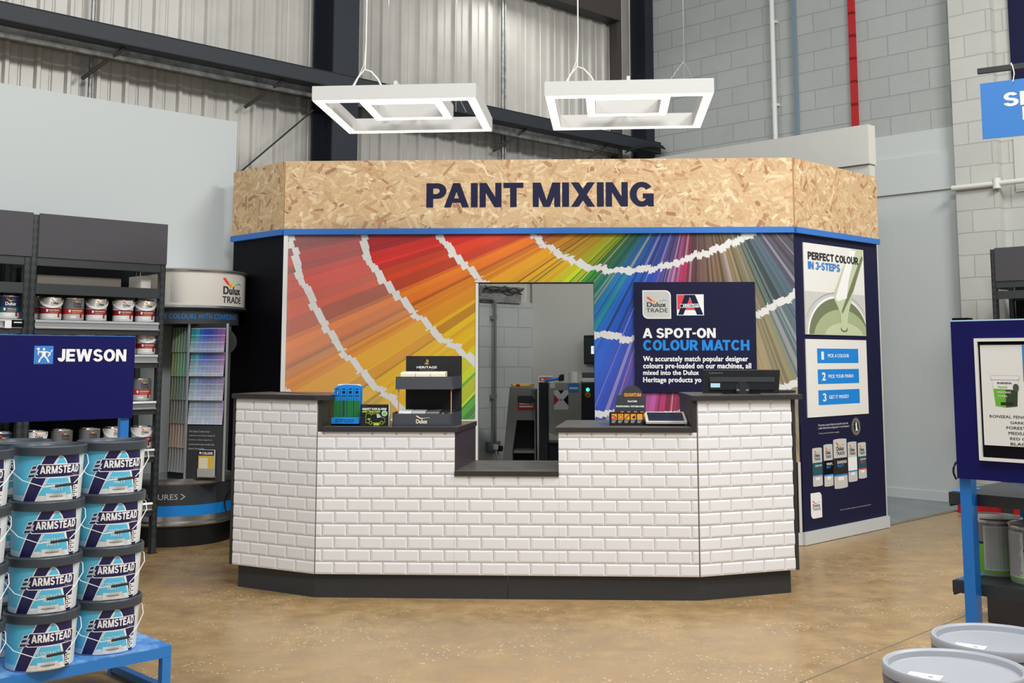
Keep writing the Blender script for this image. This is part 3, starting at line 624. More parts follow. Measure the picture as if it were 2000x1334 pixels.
def ell(cx, cz, rx, rz): return rc([P(cx+rx*cos(2*pi*i/48), cz+rz*sin(2*pi*i/48)) for i in range(48)])
ar.rect(.0, .0, W_, H_*.47, 'plasterwarm')
for (cx_, cz, rx, rz, mt_) in ((.52, .02, .55, .46, 'mauve'), (.52, .02, .545, .445, 'printgrey'), (.53, .01, .50, .43, 'white'), (.535, .0, .485, .415, 'sagedark'), (.58, -.05, .46, .34, 'sage'), (.62, -.03, .33, .17, 'sagelight')):
    ar.poly(ell(cx_, cz, rx, rz), mt_)
ar.poly(rc([P(*p) for p in ((.80, 1.0), (.99, 1.0), (.985, .88), (.82, .55), (.70, .25), (.66, .06), (.58, .09), (.575, .24), (.47, .40), (.46, .46), (.62, .75))]), 'sagelight')
ar.poly(rc([P(*p) for p in ((.96, .93), (.985, .9), (.80, .52), (.60, .24), (.585, .27), (.78, .62))]), 'sagedark')
ar.poly(rc([P(*p) for p in ((.76, .98), (.86, .98), (.72, .62), (.68, .42), (.52, .38), (.49, .42))]), 'white')
ar.poly(ell(.62, .07, .06, .035), 'sagedark'); ar.poly(ell(.62, .085, .045, .03), 'sagelight')
mb.build('printed_picture', t)
mb = MB(); ar = Art(mb, -.011); ar.text('PERFECT COLOUR', *P(.06, .82), *P(.90, .905), 'softblack', .035); ar.text('IN 3-STEPS', *P(.06, .715), *P(.58, .80), 'brandblue', .04); mb.build('lettering', t)
xa, zt_ = fC.s(1574, 662, -.01); xb, _ = fC.s(1692, 665, -.01); zb_ = fC.s(1578, 816, -.01)[1]; W_, H_ = xb-xa, zt_-zb_
t = thing('steps_poster', 'white poster with three blue numbered bars below the paint pouring poster', 'poster', (*fC.w(xa, -.001), zb_), fC.a)
MB().box(0, W_, -.008, 0, 0, H_, 'offwhite').build('board', t)
for i, (n_, s_, xe) in enumerate((('1', 'PICK A COLOUR', .69), ('2', 'PICK YOUR FINISH', .75), ('3', 'GET IT MIXED!', .66))):
    zz = .69-.27*i; mb = MB(); ar = Art(mb, -.008); ar.rect(W_*.17, H_*zz, W_*.85, H_*(zz+.19), 'cyanblue'); ar.text(n_, W_*.235, H_*(zz+.045), W_*(.275 if n_ == '1' else .295), H_*(zz+.15), 'white', .04); ar.text(s_, W_*.34, H_*(zz+.075), W_*xe, H_*(zz+.12), 'white', .02); mb.build('step_bar', t)
# print on the navy side: blurb, five tins, badges
t = thing('printed_panel', 'dark navy lower panel printed with five paint tins and a round stamp', 'sign', (*fC.w(0, -.002), 0), fC.a)
zz0 = .104; MB().box(.02, 1.355, -.004, 0, zz0, .93, 'navy').build('board', t)
mb = MB(); ar = Art(mb, -.0045); Qc = lambda a, b: fC.s(a, b, -.007)
def T2(body, pa, pb, h, mt='printgrey', bold=.01):   # text between two surveyed points on its baseline
    a_, b_ = Qc(*pa), Qc(*pb); ar.text(body, a_[0], a_[1], b_[0], a_[1]+h, mt, bold)
T2('We promise our paint will give you the perfect colour with', (1598, 834), (1656, 829), .022, 'offwhite')
T2('a uniform finish and the coverage stated - or we will replace it.', (1598, 840), (1659, 834), .022, 'offwhite')
T2('Terms and conditions apply', (1599, 849), (1639, 845), .014)
T2('These are our full tints available and we recommend getting tinted', (1641, 998), (1701, 985.5), .012)
mb.build('small_print', t)
mb = MB(); ar = Art(mb, -.0045); a_ = Qc(1671.5, 833)
ar.disc(*a_, .082, .082, 'printdark'); ar.disc(*a_, .078, .078, 'softblack')
for k in range(22): an = 2*pi*k/22; ar.disc(a_[0]+.063*cos(an), a_[1]+.063*sin(an), .006, .006, 'printgrey', 6)
ar.disc(*a_, .050, .050, 'printgrey'); ar.disc(*a_, .047, .047, 'softblack'); ar.poly([(a_[0]-.014, a_[1]-.035), (a_[0]+.022, a_[1]-.035), (a_[0]+.012, a_[1]), (a_[0]+.012, a_[1]+.025), (a_[0], a_[1]+.042), (a_[0]-.012, a_[1]+.02), (a_[0]-.006, a_[1]-.01)], 'white'); mb.build('round_stamp', t)
for (pa, pb, top, bot, c1, c2, ta, tb_) in (((1586, 877), (1607, 947), 1, 0, 'tinteal', 'mauve', 'QUICK DRY', ''), ((1608, 870), (1628, 947), 1, 0, 'navy_deep', 'cyanblue', 'VINYL', 'MATT'), ((1655, 865), (1675, 938), 1, 0, 'white', 'lblue', '', ''), ((1675, 866), (1693, 932), 1, 0, 'tinteal', 'lred', 'QUICK DRY', 'GLOSS'), ((1627, 860), (1656, 950), 1, 0, 'softblack', 'brandblue', 'DIAMOND', 'MATT')):
    a0, zt2 = Qc(*pa); a1, zb2 = Qc(*pb); hh = zt2-zb2; ww = a1-a0; mb = MB(); ar = Art(mb, -.0046, .0009)
    el = lambda z, up: [(a0+ww/2+ww/2*cos(pi*i/10+(0 if up else pi)), z+.02*hh*sin(pi*i/10+(0 if up else pi))) for i in range(11)]
    ar.poly([(a0+ww*.03, zt2), *reversed(el(zt2, True)), (a0, zb2), *el(zb2, False)][0:0] or [(a0, zb2)]+el(zb2, False)[1:-1]+[(a1, zb2), (a1, zt2)]+el(zt2, True)[1:-1]+[(a0, zt2)], 'printgrey')
    ar.rect(a0, zb2+hh*.26, a1, zb2+hh*.62, c1); ar.rect(a0, zb2+hh*.24, a1, zb2+hh*.275, c2); ar.rect(a0+ww*.3, zb2+hh*.15, a0+ww*.72, zb2+hh*.22, 'white')
    ar.dulux(a0+ww*.2, zb2+hh*.68, a0+ww*.82, zb2+hh*.95)
    if ta: ar.text(ta, a0+ww*.25, zb2+hh*.50, a1-ww*.04, zb2+hh*.56, 'white', .02)
    if tb_: ar.text(tb_, a0+ww*.25, zb2+hh*.42, a0+ww*.75, zb2+hh*.485, 'lblue' if tb_ == 'MATT' else 'lred', .02)
    mb.build('printed_tin', t)
mb = MB(); ar = Art(mb, -.0045); a0, zt2 = Qc(1583, 964); a1, zb2 = Qc(1606, 1010)
ar.rrect(a0, zb2, a1, zt2, .04, 'white', (1, 0, 1, 0)); ar.dulux(a0+(a1-a0)*.15, zb2+.06, a1-(a1-a0)*.12, zt2-.06); mb.build('paint_brand_badge', t)

# ------------------------------------------------------------------ tiled counter
fK = Frame(-1.204, 7.065, -2.39); KW = 2.336
tK = thing('service_counter', 'white metro-tiled service counter with dark worktops and a low central notch', 'counter', (*fK.o, 0), fK.a)
LO, RO = (-.600, .309), (KW+.628, .265)
ZB, ZL, ZTa = .143, 1.0, 1.193
def tilepanel(p, q, zt, holes, even_off, name):
    L = math.hypot(q[0]-p[0], q[1]-p[1]); mb = MB(); mb.M = Matrix.Translation((p[0], p[1], 0)) @ Matrix.Rotation(math.atan2(q[1]-p[1], q[0]-p[0]), 4, 'Z')
    for x0, x1, z0, z1 in holes: mb.box(x0, x1, 0, .018, z0, z1, 'grout')
    for k in range(15):
        z0, z1 = ZB+k*.075, ZB+(k+1)*.075; s_ = (even_off if k % 2 == 0 else even_off+.075) % .15-.15
        while s_ < L:
            for hx0, hx1, hz0, hz1 in holes:
                a0, a1, b0, b1 = max(s_+.0013, hx0), min(s_+.1487, hx1), max(z0+.0013, hz0), min(z1-.0013, hz1)
                if a1-a0 < .006 or b1-b0 < .006: continue
                ix, iz = min(.013, (a1-a0)*.4), min(.011, (b1-b0)*.4)
                l_ = ix if s_+.0013 >= hx0 else .0005; r_ = ix if s_+.1487 <= hx1 else .0005; t_ = iz if z1-.0013 <= hz1 else .0005; bo = iz if z0+.0013 >= hz0 else .0005
                pts = [(a0, 0, b0), (a1, 0, b0), (a1, 0, b1), (a0, 0, b1), (a0, -.0025, b0), (a1, -.0025, b0), (a1, -.0025, b1), (a0, -.0025, b1), (a0+l_, -.0065, b0+bo), (a1-r_, -.0065, b0+bo), (a1-r_, -.0065, b1-t_), (a0+l_, -.0065, b1-t_)]
                mb.add(pts, [[i, (i+1) % 4, 4+(i+1) % 4, 4+i] for i in range(4)]+[[4+i, 4+(i+1) % 4, 8+(i+1) % 4, 8+i] for i in range(4)]+[[8, 9, 10, 11]], 'tile')
            s_ += .15
    return mb.build(name, tK)
LL = math.hypot(*LO); LR = math.hypot(RO[0]-KW, RO[1]); N0, N1 = .853, 1.490; ZN = .737
tilepanel(LO, (0, 0), ZTa, [(0.006, LL-.004, ZB, ZTa)], .075, 'tiled_panel')
tilepanel((0, 0), (KW, 0), ZL, [(.004, N0, ZB, ZL), (N0, N1, ZB, ZN), (N1, KW-.004, ZB, ZL)], .117, 'tiled_panel')
tilepanel((KW, 0), RO, ZTa, [(.004, LR-.006, ZB, ZTa)], 0, 'tiled_panel')
def sub(p, q, t): return inward(p, q, t)
# carcass: end panels and inner sides
eLn = (LO[0]/LL, LO[1]/LL)
BL, BR_ = (-.46, .80), (KW+.52, .76)
MB().prism(inward(LO, BL, .022)[0:4], ZB, ZTa, 'lamedge').build('end_panel', tK)
MB().prism(inward(BR_, RO, .022), ZB, ZTa, 'lamedge').build('end_panel', tK)
MB().box(.006, .03, .0, .62, ZB, ZTa, 'lamedge').build('inner_side', tK)
MB().box(KW-.03, KW-.006, .0, .70, ZB, ZTa, 'lamedge').build('inner_side', tK)
MB().prism([(N0-.001, .0), (N0+.077, .70), (N0+.055, .70), (N0-.022, .019)], ZN, ZL, 'brownpanel').build('notch_side', tK)
MB().prism([(N1, .019), (N1+.07, .80), (N1+.05, .80), (N1-.001, .0)], ZN, ZL, 'brownpanel').build('notch_side', tK)
MB().prism([(.0, .02), (KW, .02), (RO[0]-.03, RO[1]+.02), (KW+.5, .62), (-.44, .62), (LO[0]+.03, LO[1]+.02)], ZB-.005, ZB+.02, 'lamedge').build('carcass_floor', tK)
mb = MB(); mb.prism([(.0, .022), (.18, .60), (-.42, .60), (LO[0]+.02, LO[1]+.04)][0:0] or [(-.42, .58), (.03, .58), (.03, .60), (-.42, .60)], ZB, ZTa, 'lamedge'); mb.box(.03, .8, .58, .60, ZB, ZL, 'lamedge').box(N1+.06, KW-.03, .68, .70, ZB, ZL, 'lamedge').box(KW, KW+.45, .68, .70, ZB, ZTa, 'lamedge'); mb.build('back_panel', tK)
mb = MB(); mb.prism([(-.565, .335), (-.008, .03), (-.0, .045), (-.55, .36)], 0, ZB-.001, 'plinth'); mb.build('plinth', tK)
MB().prism([(-.008, .028), (1.176, .022), (1.176, .045), (0, .045)], 0, ZB-.001, 'plinth').build('plinth', tK)
MB().prism([(1.180, .022), (KW+.008, .028), (KW, .045), (1.180, .045)], 0, ZB-.001, 'plinth').build('plinth', tK)
MB().prism([(KW+.008, .028), (RO[0]-.03, RO[1]+.025), (RO[0]-.04, RO[1]+.045), (KW, .045)], 0, ZB-.001, 'plinth').build('plinth', tK)
MB().prism([(-.55, .36), (-.53, .36), (-.42, .76), (-.44, .76)], 0, ZB-.001, 'plinth').prism([(RO[0]-.05, RO[1]+.05), (RO[0]-.03, RO[1]+.05), (RO[0]-.12, .72), (RO[0]-.14, .72)], 0, ZB-.001, 'plinth').build('plinth_return', tK)
def top(pts, z, name='worktop'): MB().prism(pts, z, z+.03, 'lamedge', 'smear').build(name, tK, bevel=.0015)
top([(-.012, -.026), (.075, -.026), (.075, .60), (-.50, .76), (-.485, .80), (-.475, .80), (LO[0]-.025, LO[1]-.02)][:4]+[(-.47, .82), (LO[0]-.028, LO[1]-.016)], ZTa)
top([(KW-.03, -.02), (KW+.012, -.026), (RO[0]+.07, RO[1]-.01), (RO[0]+.05, .76), (KW-.03, .76)], ZTa)
top([(.031, -.02), (N0+.018, -.02), (N0+.086, .69), (.031, .69)], ZL)
top([(N1-.022, -.02), (KW-.031, -.02), (KW-.031, .83), (N1+.056, .83)], ZL)
top([(N0, -.018), (N1+.0, -.018), (N1+.07, .73), (N0+.075, .73)], ZN-.002, 'sill')
# ------------------------------------------------------------------ things on the counter
ZW = ZL+.0305
def onK(u, v): return (*fK.w(u, v), ZW)
t = thing('pencil_display', 'bright blue and green counter display of four hanging packs on the left low worktop', 'display box', onK(.155, .14), fK.a-.02)
u0 = -.088; MB().box(-.088, .088, -.05, .05, .012, .05, 'oxblue').box(-.09, .09, -.04, .05, 0, .0118, 'navy_deep').build('tray', t, bevel=.002)
mb = MB(); mb.prismy([(-.082, .05), (.088, .05), (.09, .245), (.05, .252), (-.02, .254), (-.076, .246)], .035, .048, 'oxblue'); mb.prismy([(-.078, .245), (.088, .245), (.07, .256), (-.06, .257)], .036, .047, 'white'); mb.build('back_card', t)
mb = MB(); ar = Art(mb, -.051); ar.text('PROFESSIONAL PENCILS', -.06, .034, .06, .042, 'navy', .01); ar.text('BUY NOW', -.06, .022, .06, .030, 'navy', .01); ar.text('TRADEPACKS', -.085, .003, -.04, .009, 'oxblue', .01) if False else None; mb.build('lettering', t)
pk = None
for i in range(4):
    r_ = thing('pencil_pack', ['leftmost', 'second from left', 'second from right', 'rightmost'][i]+' of four blue and green packs in the counter display', 'pencil pack', (*fK.w(.155+(-.066+.0425*i)*1.0, .14+.02-i*.0015), ZW+.0505), fK.a-.02, 'blue pencil packs')
    mb = MB(); mb.box(-.0195, .0195, -.006, .006, .0, .185, 'oxblue'); ar = Art(mb, -.006)
    ar.rect(-.0195, 0, .0195, .105, 'green'); ar.rect(-.0065, .004, .0065, .105, 'darkgreen') if i == 1 else None
    for xx in (-.01, .0, .01): ar.line([(xx, .004), (xx, .1)], .0012, 'darkgreen')
    ar.text('OX', -.014, .128, .014, .138, 'navy', .06, .2); ar.rect(-.009, .148, .009, .164, 'navy'); ar.poly([(-.014, .174), (.014, .174), (.006, .179), (-.006, .179)], 'navy')
    if i == 0: ar.rect(-.001, .149, .004, .161, 'white')
    ar.text('CARPENTERS PENCIL', -.014, .112, .014, .117, 'navy', .0); mb.build('pack', r_)
t = thing('alarm_box', 'small black van alarm box between the blue display and heritage stand', 'box', onK(.342, .10), fK.a)
MB().box(-.09, .088, -.02, .03, 0, .132, 'black').box(.088, .092, -.02, .03, 0, .134, 'white').build('carton', t, bevel=.001)
mb = MB(); ar = Art(mb, -.0203); ar.text('SMART VAN ALARM', -.08, .099, .072, .112, 'white', .05, .2); ar.text('AND TRACKER', -.08, .083, .034, .096, 'lime', .05, .2); ar.rect(-.078, .117, -.045, .124, 'darkgreen')
ar.disc(.062, .078, .018, .018, 'palecyan'); ar.disc(.062, .077, .013, .012, 'lgreen')
ar.line([(-.055, .02), (-.055, .072), (-.045, .077), (.025, .077), (.045, .055), (.064, .048), (.066, .022), (.05, .02), (-.055, .02)], .0022, 'lime')
ar.poly([(.012, .074), (.024, .074), (.042, .054), (.016, .05)], 'printgrey'); ar.disc(-.025, .02, .011, .011, 'lime'); ar.disc(-.025, .02, .008, .008, 'black'); ar.disc(.045, .02, .011, .011, 'lime'); ar.disc(.045, .02, .008, .008, 'black')
ar.disc(-.02, .077, .009, .009, 'lime'); ar.disc(-.02, .077, .006, .006, 'black'); ar.rect(-.006, .004, .03, .018, 'lime'); ar.disc(-.035, .042, .010, .007, 'lgreen'); ar.line([(-.075, .01), (-.075, .055), (-.058, .055), (-.058, .01), (-.075, .01)], .001, 'printdark'); mb.build('printed_front', t)
# heritage display stand
t = thing('heritage_display', 'tall dark grey two-tier colour card display stand on the left low worktop', 'display stand', onK(.665, .14), fK.a)
mb = MB(); mb.box(-.155, .205, .13, .145, 0, .435, 'displayin'); mb.build('back_board', t)
mb = MB(); mb.prism([(-.205, -.10), (.165, -.10), (.205, .13), (-.205, .13)], 0, .018, 'display'); mb.prismx([(-.10, 0), (-.088, .078), (-.082, .078), (-.092, 0)], -.205, .165, 'display'); mb.prism([(.165, -.10), (.172, -.1), (.205, .13), (.198, .13)], 0, .085, 'display'); mb.prism([(-.205, -.10), (-.198, -.1), (-.198, .13), (-.205, .13)], 0, .085, 'display'); mb.build('lower_tray', t)
mb = MB(); mb.prismx([(-.092, .228), (-.078, .306), (-.072, .306), (-.084, .228)], -.19, .172, 'display'); mb.prism([(-.19, -.09), (.172, -.09), (.205, .13), (-.19, .13)], .228, .236, 'display'); mb.prism([(.168, -.09), (.174, -.09), (.207, .13), (.201, .13)], .23, .31, 'display'); mb.build('upper_tray', t)
for x_ in (-.172, .158): MB().box(x_-.003, x_+.003, -.075, -.069, .018, .228, 'kraft').build('upright', t)
mb = MB(); ar = Art(mb, .1297); ar.text('HERITAGE', -.085, .355, .045, .370, 'white', .025); ar.rect(-.068, .345, .028, .347, 'gold'); ar.poly([(-.03, .38), (-.008, .38), (-.012, .395), (-.006, .4), (-.012, .412), (-.022, .414), (-.026, .404), (-.022, .394), (-.036, .39)], 'gold'); mb.build('header_lettering', t)
mb = MB(); ar = Art(mb, -.0975, .001); ar.swoosh(-.058, .045, .03, .066, 'cream'); ar.text('Dulux', -.058, .018, .012, .044, 'cream', .045)
mb.M = Matrix.Identity(4); mb.build('tray_lettering', t)
for tier, (y_, z_, zt2) in enumerate(((.0, .02, .085), (.0, .237, .325))):
    for i in range(4 if tier == 0 else 3):
        cc = (['white', 'printgrey', 'steel', 'softblack'] if tier == 0 else ['cream', 'cream', 'cream'])[i]
        wd = .084 if tier == 0 else .092; x_ = (-.178+.088*i) if tier == 0 else (-.165+.0945*i)
        k = ['white', 'pale grey', 'mid grey', 'black'][i] if tier == 0 else ['left', 'middle', 'right'][i]
        lab = k+(' stack of colour cards in the bottom tray of the heritage display' if tier == 0 else ' stack of cream colour cards in the top tray of the heritage display')
        r_ = thing('card_stack', lab, 'colour cards', (*fK.w(.665+x_, .14), ZW), fK.a, 'colour cards in the heritage display')
        mb = MB(); mb.prismx([(-.055, z_), (-.05, zt2), (-.02, zt2+.008), (.09, zt2+.012), (.09, z_)], 0, wd, cc); mb.build('card_block', r_, bevel=.002)
        if cc == 'softblack': mm = MB(); aa = Art(mm, -.0505); aa.poly([(.014, zt2-.008), (.024, zt2-.008), (.019, zt2-.001)], 'white'); aa.rect(.055, zt2-.006, .078, zt2-.004, 'printgrey'); mm.build('printed_mark', r_)
# tape measure box
t = thing('tape_measure_box', 'black counter display box of tape measures with grey header card on the right low worktop', 'display box', onK(1.895, .25), fK.a)
MB().prism([(-.085, -.055), (.125, -.055), (.155, .10), (-.07, .10)], 0, .0785, 'black').build('carton', t, bevel=.001)
mb = MB(); mb.prismy([(-.025-.02, .079), (.155, .079), (.158, .185), (.135, .185), *[(.07+.065*cos(i*pi/14), .185+.062*sin(i*pi/14)) for i in range(15)], (-.03, .185)], .085, .093, 'charcoal'); mb.build('header_card', t)
mb = MB(); ar = Art(mb, .0845); ar.text('QUANTUM', .018, .176, .126, .198, 'orange', .045); ar.disc(.07, .146, .038, .011, 'printdark'); ar.text('5m/16ft', .04, .14, .1, .152, 'white', .04); ar.text('PROFESSIONAL TAPE MEASURE', -.034, .108, .145, .119, 'white', .045); mb.build('lettering', t)
for i in range(5):
    mb = MB(); ar = Art(mb, -.0556); x_ = -.07+i*.040; ar.rect(x_, .036, x_+.033, .072, 'orange')
    if i == 0: ar.line([(x_+.002, .06), (x_+.015, .06), (x_+.03, .045)], .005, 'black'); ar.rect(x_+.002, .038, x_+.026, .048, 'logored')
    elif i == 1: ar.disc(x_+.016, .053, .012, .013, 'softblack'); ar.disc(x_+.016, .053, .009, .010, 'orange')
    elif i == 2: ar.line([(x_+.004, .04), (x_+.028, .066)], .005, 'softblack')
    elif i == 3: ar.poly([(x_+.006, .05), (x_+.028, .066), (x_+.026, .04)], 'softblack')
    else: ar.rect(x_+.006, .052, x_+.027, .056, 'tan')
    for j in range(3): ar.rect(x_, .029-j*.006, x_+.028-j*.004, .0315-j*.006, 'printgrey')
    mb.build('printed_icon', t)
mb = MB(); mb.M = Matrix.Translation((.125, -.055, 0)) @ Matrix.Rotation(math.atan2(.155, .03), 4, 'Z'); ar = Art(mb, -.001); ar.rect(.03, .03, .11, .074, 'orange'); ar.disc(.07, .052, .015, .015, 'tan'); mb.build('side_print', t)
for i in range(4):
    r_ = thing('tape_measure', ['left', 'second', 'third', 'right'][i]+' tape measure poking above the rim of the black tape measure box', 'tape measure', (*fK.w(1.895+.0+.042*i, .25+.035), ZW+.079), fK.a, 'tape measures in the box')
    mb = MB(); mb.prismy([(-.017, 0), (.017, 0), (.016, .006), (.008, .011), (-.008, .011), (-.016, .006)], -.02, .03, 'softblack'); mb.build('case', r_); MB().box(-.01, .01, -.0205, -.0201, .001, .006, 'orange').build('case_label', r_)
# card terminal / tablet
t = thing('tablet', 'black-screened tablet in a pale frame lying tilted beside the tall right counter end', 'tablet', onK(2.168, .20), fK.a)
MB().box(-.12, .12, .02, .13, 0, .012, 'softblack').prismx([(.08, .0), (.13, .0), (.13, .05), (.12, .05)], -.09, .09, 'softblack').build('stand', t)
mb = MB(); mb.M = Matrix.Translation((0, -.03, .012)) @ Matrix.Rotation(R(17), 4, 'X'); mb.prism([(-.13, 0), (.127, 0), (.124, .19), (-.127, .19)], 0, .012, 'bezel'); mb.build('frame', t, bevel=.003)
mb = MB(); mb.M = Matrix.Translation((0, -.03, .012)) @ Matrix.Rotation(R(17), 4, 'X'); mb.box(-.112, .112, .022, .175, .0122, .0128, 'screen'); mb.build('screen', t)
# till monitor seen from behind
t = thing('till_monitor', 'black computer monitor seen from behind on the tall right end of the counter', 'monitor', (*fK.w(KW+.33, .38), ZTa+.0305), fK.a)
xa, za2, xb, zb2 = fK.box(1365, 722, 1517, 772, .34); hz = zb2-ZTa-.03; hw = (xb-xa)/2; MB().prismy([(-hw-.004, .005), (hw-.012, .005), (hw, hz), (-hw, hz)], -.045, -.02, 'black').prismy([(-hw+.04, hz*.15), (hw-.04, hz*.15), (hw-.04, hz*.68), (-hw+.04, hz*.68)], -.058, -.045, 'black').build('housing', t, bevel=.004)
MB().box(-hw+.04, hw-.04, -.0625, -.058, hz*.50, hz*.70, 'rackgrey').build('vent_strip', t)
MB().box(-.11, .11, -.1, .09, 0, .005, 'softblack').box(-.02, .02, -.075, -.058, .005, hz*.45, 'softblack').build('foot', t)
mb = MB(); mb.lathe([(.045, -.0), (.045, .012)], 'softblack', 24); mb.v = [(x, -.058-z, y+hz*.22) for x, y, z in mb.v]; mb.build('hinge_cover', t)
MB().box(-.038, .038, -.0735, -.07, hz*.13, hz*.2, 'steel').build('hinge_plate', t)
mb = MB(); ar = Art(mb, -.0455); ar.text('Lenovo', -hw+.04, hz*.83, -hw+.125, hz*.91, 'steel', .01); mb.build('maker_lettering', t)
MB().box(-hw+.045, -hw+.105, -.0598, -.0585, hz*.27, hz*.44, 'palecyan').build('asset_sticker', t)
mb = MB(); mb.box(-hw+.01, hw-.01, -.02, -.018, .02, hz-.01, 'screen'); mb.build('screen', t)
t = thing('receipt_printer', 'low black device behind the right edge of the till monitor', 'device', (*fK.w(KW+.62, .62), ZTa+.0305), fK.a); MB().box(-.06, .1, -.05, .05, 0, .018, 'softblack').build('body', t, bevel=.004)

# ------------------------------------------------------------------ pendant lights
def lamp(name, lab, pts, ups):
    (x0, y0), (x1, y1) = pts; a = math.atan2(y1-y0, x1-x0); t = thing(name, lab, 'pendant light', (x0, y0, 3.05), a, 'square ring pendant lights')
    S, h, b = 1.03, .09, .062
    def ring(s0, s1, z0, z1, nm, glow):
        mb = MB(); o_, i_ = (s0, s1), (s0+b, s1-b)
        for (xa, xb, ya, yb) in ((o_[0], o_[1], o_[0], i_[0]), (o_[0], o_[1], i_[1], o_[1]), (o_[0], i_[0], i_[0], i_[1]), (i_[1], o_[1], i_[0], i_[1])): mb.box(xa, xb, ya, yb, z0, z1, 'lampbody')
        fo = mb.build(nm, t); e = .005; mb = MB()
        for (xa, xb, ya, yb) in ((o_[0]+e, o_[1]-e, o_[0]+e, i_[0]-e), (o_[0]+e, o_[1]-e, i_[1]+e, o_[1]-e), (o_[0]+e, i_[0]-e, i_[0]-e, i_[1]+e), (i_[1]+e, o_[1]-e, i_[0]-e, i_[1]+e)): mb.box(xa, xb, ya, yb, z0-.006, z0-.0003, 'lampglow')
        mb.build(glow, fo)
    ring(0, S, 0, h, 'outer_frame', 'diffuser'); ring(.245, S-.245, .04, .04+h, 'inner_frame', 'diffuser')
    MB().box(.3, .73, .505, .525, .1305, .135, 'lampbody').box(.505, .525, .06, .3, .105, .13, 'lampbody').box(.505, .525, .73, .97, .105, .13, 'lampbody').build('cross_bar', t)
    for (ux, uy, kind) in ups:
        top_ = 4.2
        if kind == 'cable':
            mb = MB(); mb.tube([(ux, uy, h), (ux+.04, uy, h+.07), (ux+.08, uy, h+.115), (ux+.12, uy, h+.10), (ux+.165, uy, h+.05), (ux+.19, uy, h)], .006, 'pvcwhite'); mb.tube([(ux+.08, uy, h+.11), (ux+.085, uy, h+.3), (ux+.09, uy, h+top_)], .0042, 'pvcwhite'); mb.tube([(ux+.01, uy, h), (ux+.075, uy, h+.15), (ux+.085, uy, h+.3)], .003, 'pvcwhite', 6)
        elif kind == 'y':
            mb = MB(); mb.tube([(ux, uy, h), (ux, uy, h+top_)], .0025, 'chrome', 6)
            for dx in (-.1, .0, .07): mb.tube([(ux+dx, uy+dx*.3, h), (ux, uy, h+.14)], .0018, 'chrome', 6)
        else: mb = MB(); mb.tube([(ux, uy, h), (ux, uy, h+top_)], .0026, 'chrome', 6); mb.box(ux-.02, ux+.02, uy-.01, uy+.01, h, h+.006, 'lampbody')
        mb.build('suspension_cable', t, smooth=True)
    return t
lamp('pendant_light', 'left white square ring pendant light, seen more from its side', ((-1.249, 6.892), (-.227, 6.809)), [(.24, .06, 'cable'), (.80, .8, 'y'), (.3, .9, 'wire')])
lamp('pendant_light', 'right white square ring pendant light, hung almost straight ahead', ((.199, 6.775), (1.194, 6.688)), [(.12, .1, 'cable'), (.53, .3, 'wire'), (.86, .12, 'y')])

# ------------------------------------------------------------------ back room seen through the doorway
Yb = 12.62
t = put(thing('conduit_pipe', 'grey metal conduit running down the block wall inside the doorway', 'conduit'), fClad)
uu, z0_ = fClad.s(958, 866, -.03); u2, z1_ = fClad.s(964, 600, -.03); mb = MB()
ztop = fClad.s(962, 590, -.03)[1]
mb.tube([(u2, -.055, z0_+.02), (u2, -.055, ztop-.02), (u2-.02, -.055, ztop+.02), (u2-.06, -.055, ztop+.035), (u2-.4, -.055, ztop+.04)], .019, 'steel', 10); mb.build('pipe', t, smooth=True)
for py in (620, 775): zz = fClad.s(960, py, -.03)[1]; MB().box(u2-.03, u2+.03, -.06, -.001, zz-.02, zz+.02, 'steel').build('pipe_clip', t)
t = put(thing('power_socket', 'grey double power socket with two plugs at the foot of the conduit', 'socket'), fClad, u2, 0, z0_-.08)
MB().box(-.09, .1, -.045, -.001, 0, .1, 'steel').build('socket_box', t, bevel=.003)
MB().box(-.035, .025, -.085, -.0455, .01, .065, 'pvcwhite').build('plug', t, bevel=.006); MB().box(.05, .1, -.085, -.0455, -.01, .05, 'black').build('plug', t, bevel=.006)
MB().tube([(0, -.07, .01), (.01, -.08, -.06), (.06, -.09, -.16), (.12, -.1, -z0_+.1)], .007, 'pvcwhite').build('flex', t)
o = put(MB().box(0, .62, -.03, -.001, fClad.s(985, 583, 0)[1]-.05, fClad.s(985, 560)[1], 'galv').build('sheeting_rail'), fClad, fClad.s(937, 570)[0]); tag(o, 'short galvanised rail carrying wires above the block wall inside the doorway', 'rail')
mb = MB(); rr = random.Random(3)
for k in range(5):
    P = [(.62*i/8, -.045-.008*k, 2.19+.012*k+.025*rr.uniform(-1, 1)) for i in range(9)]; mb.tube(P, .006, 'cable' if k % 2 else 'brownsteel', 6)
o = put(mb.build('cable_bundle'), fClad, fClad.s(937, 570)[0]); tag(o, 'thin dark wires strewn along the rail above the block wall', 'cables')
def backframe(px, Y): return (px-1000)/FPX*Y*1.0, Y
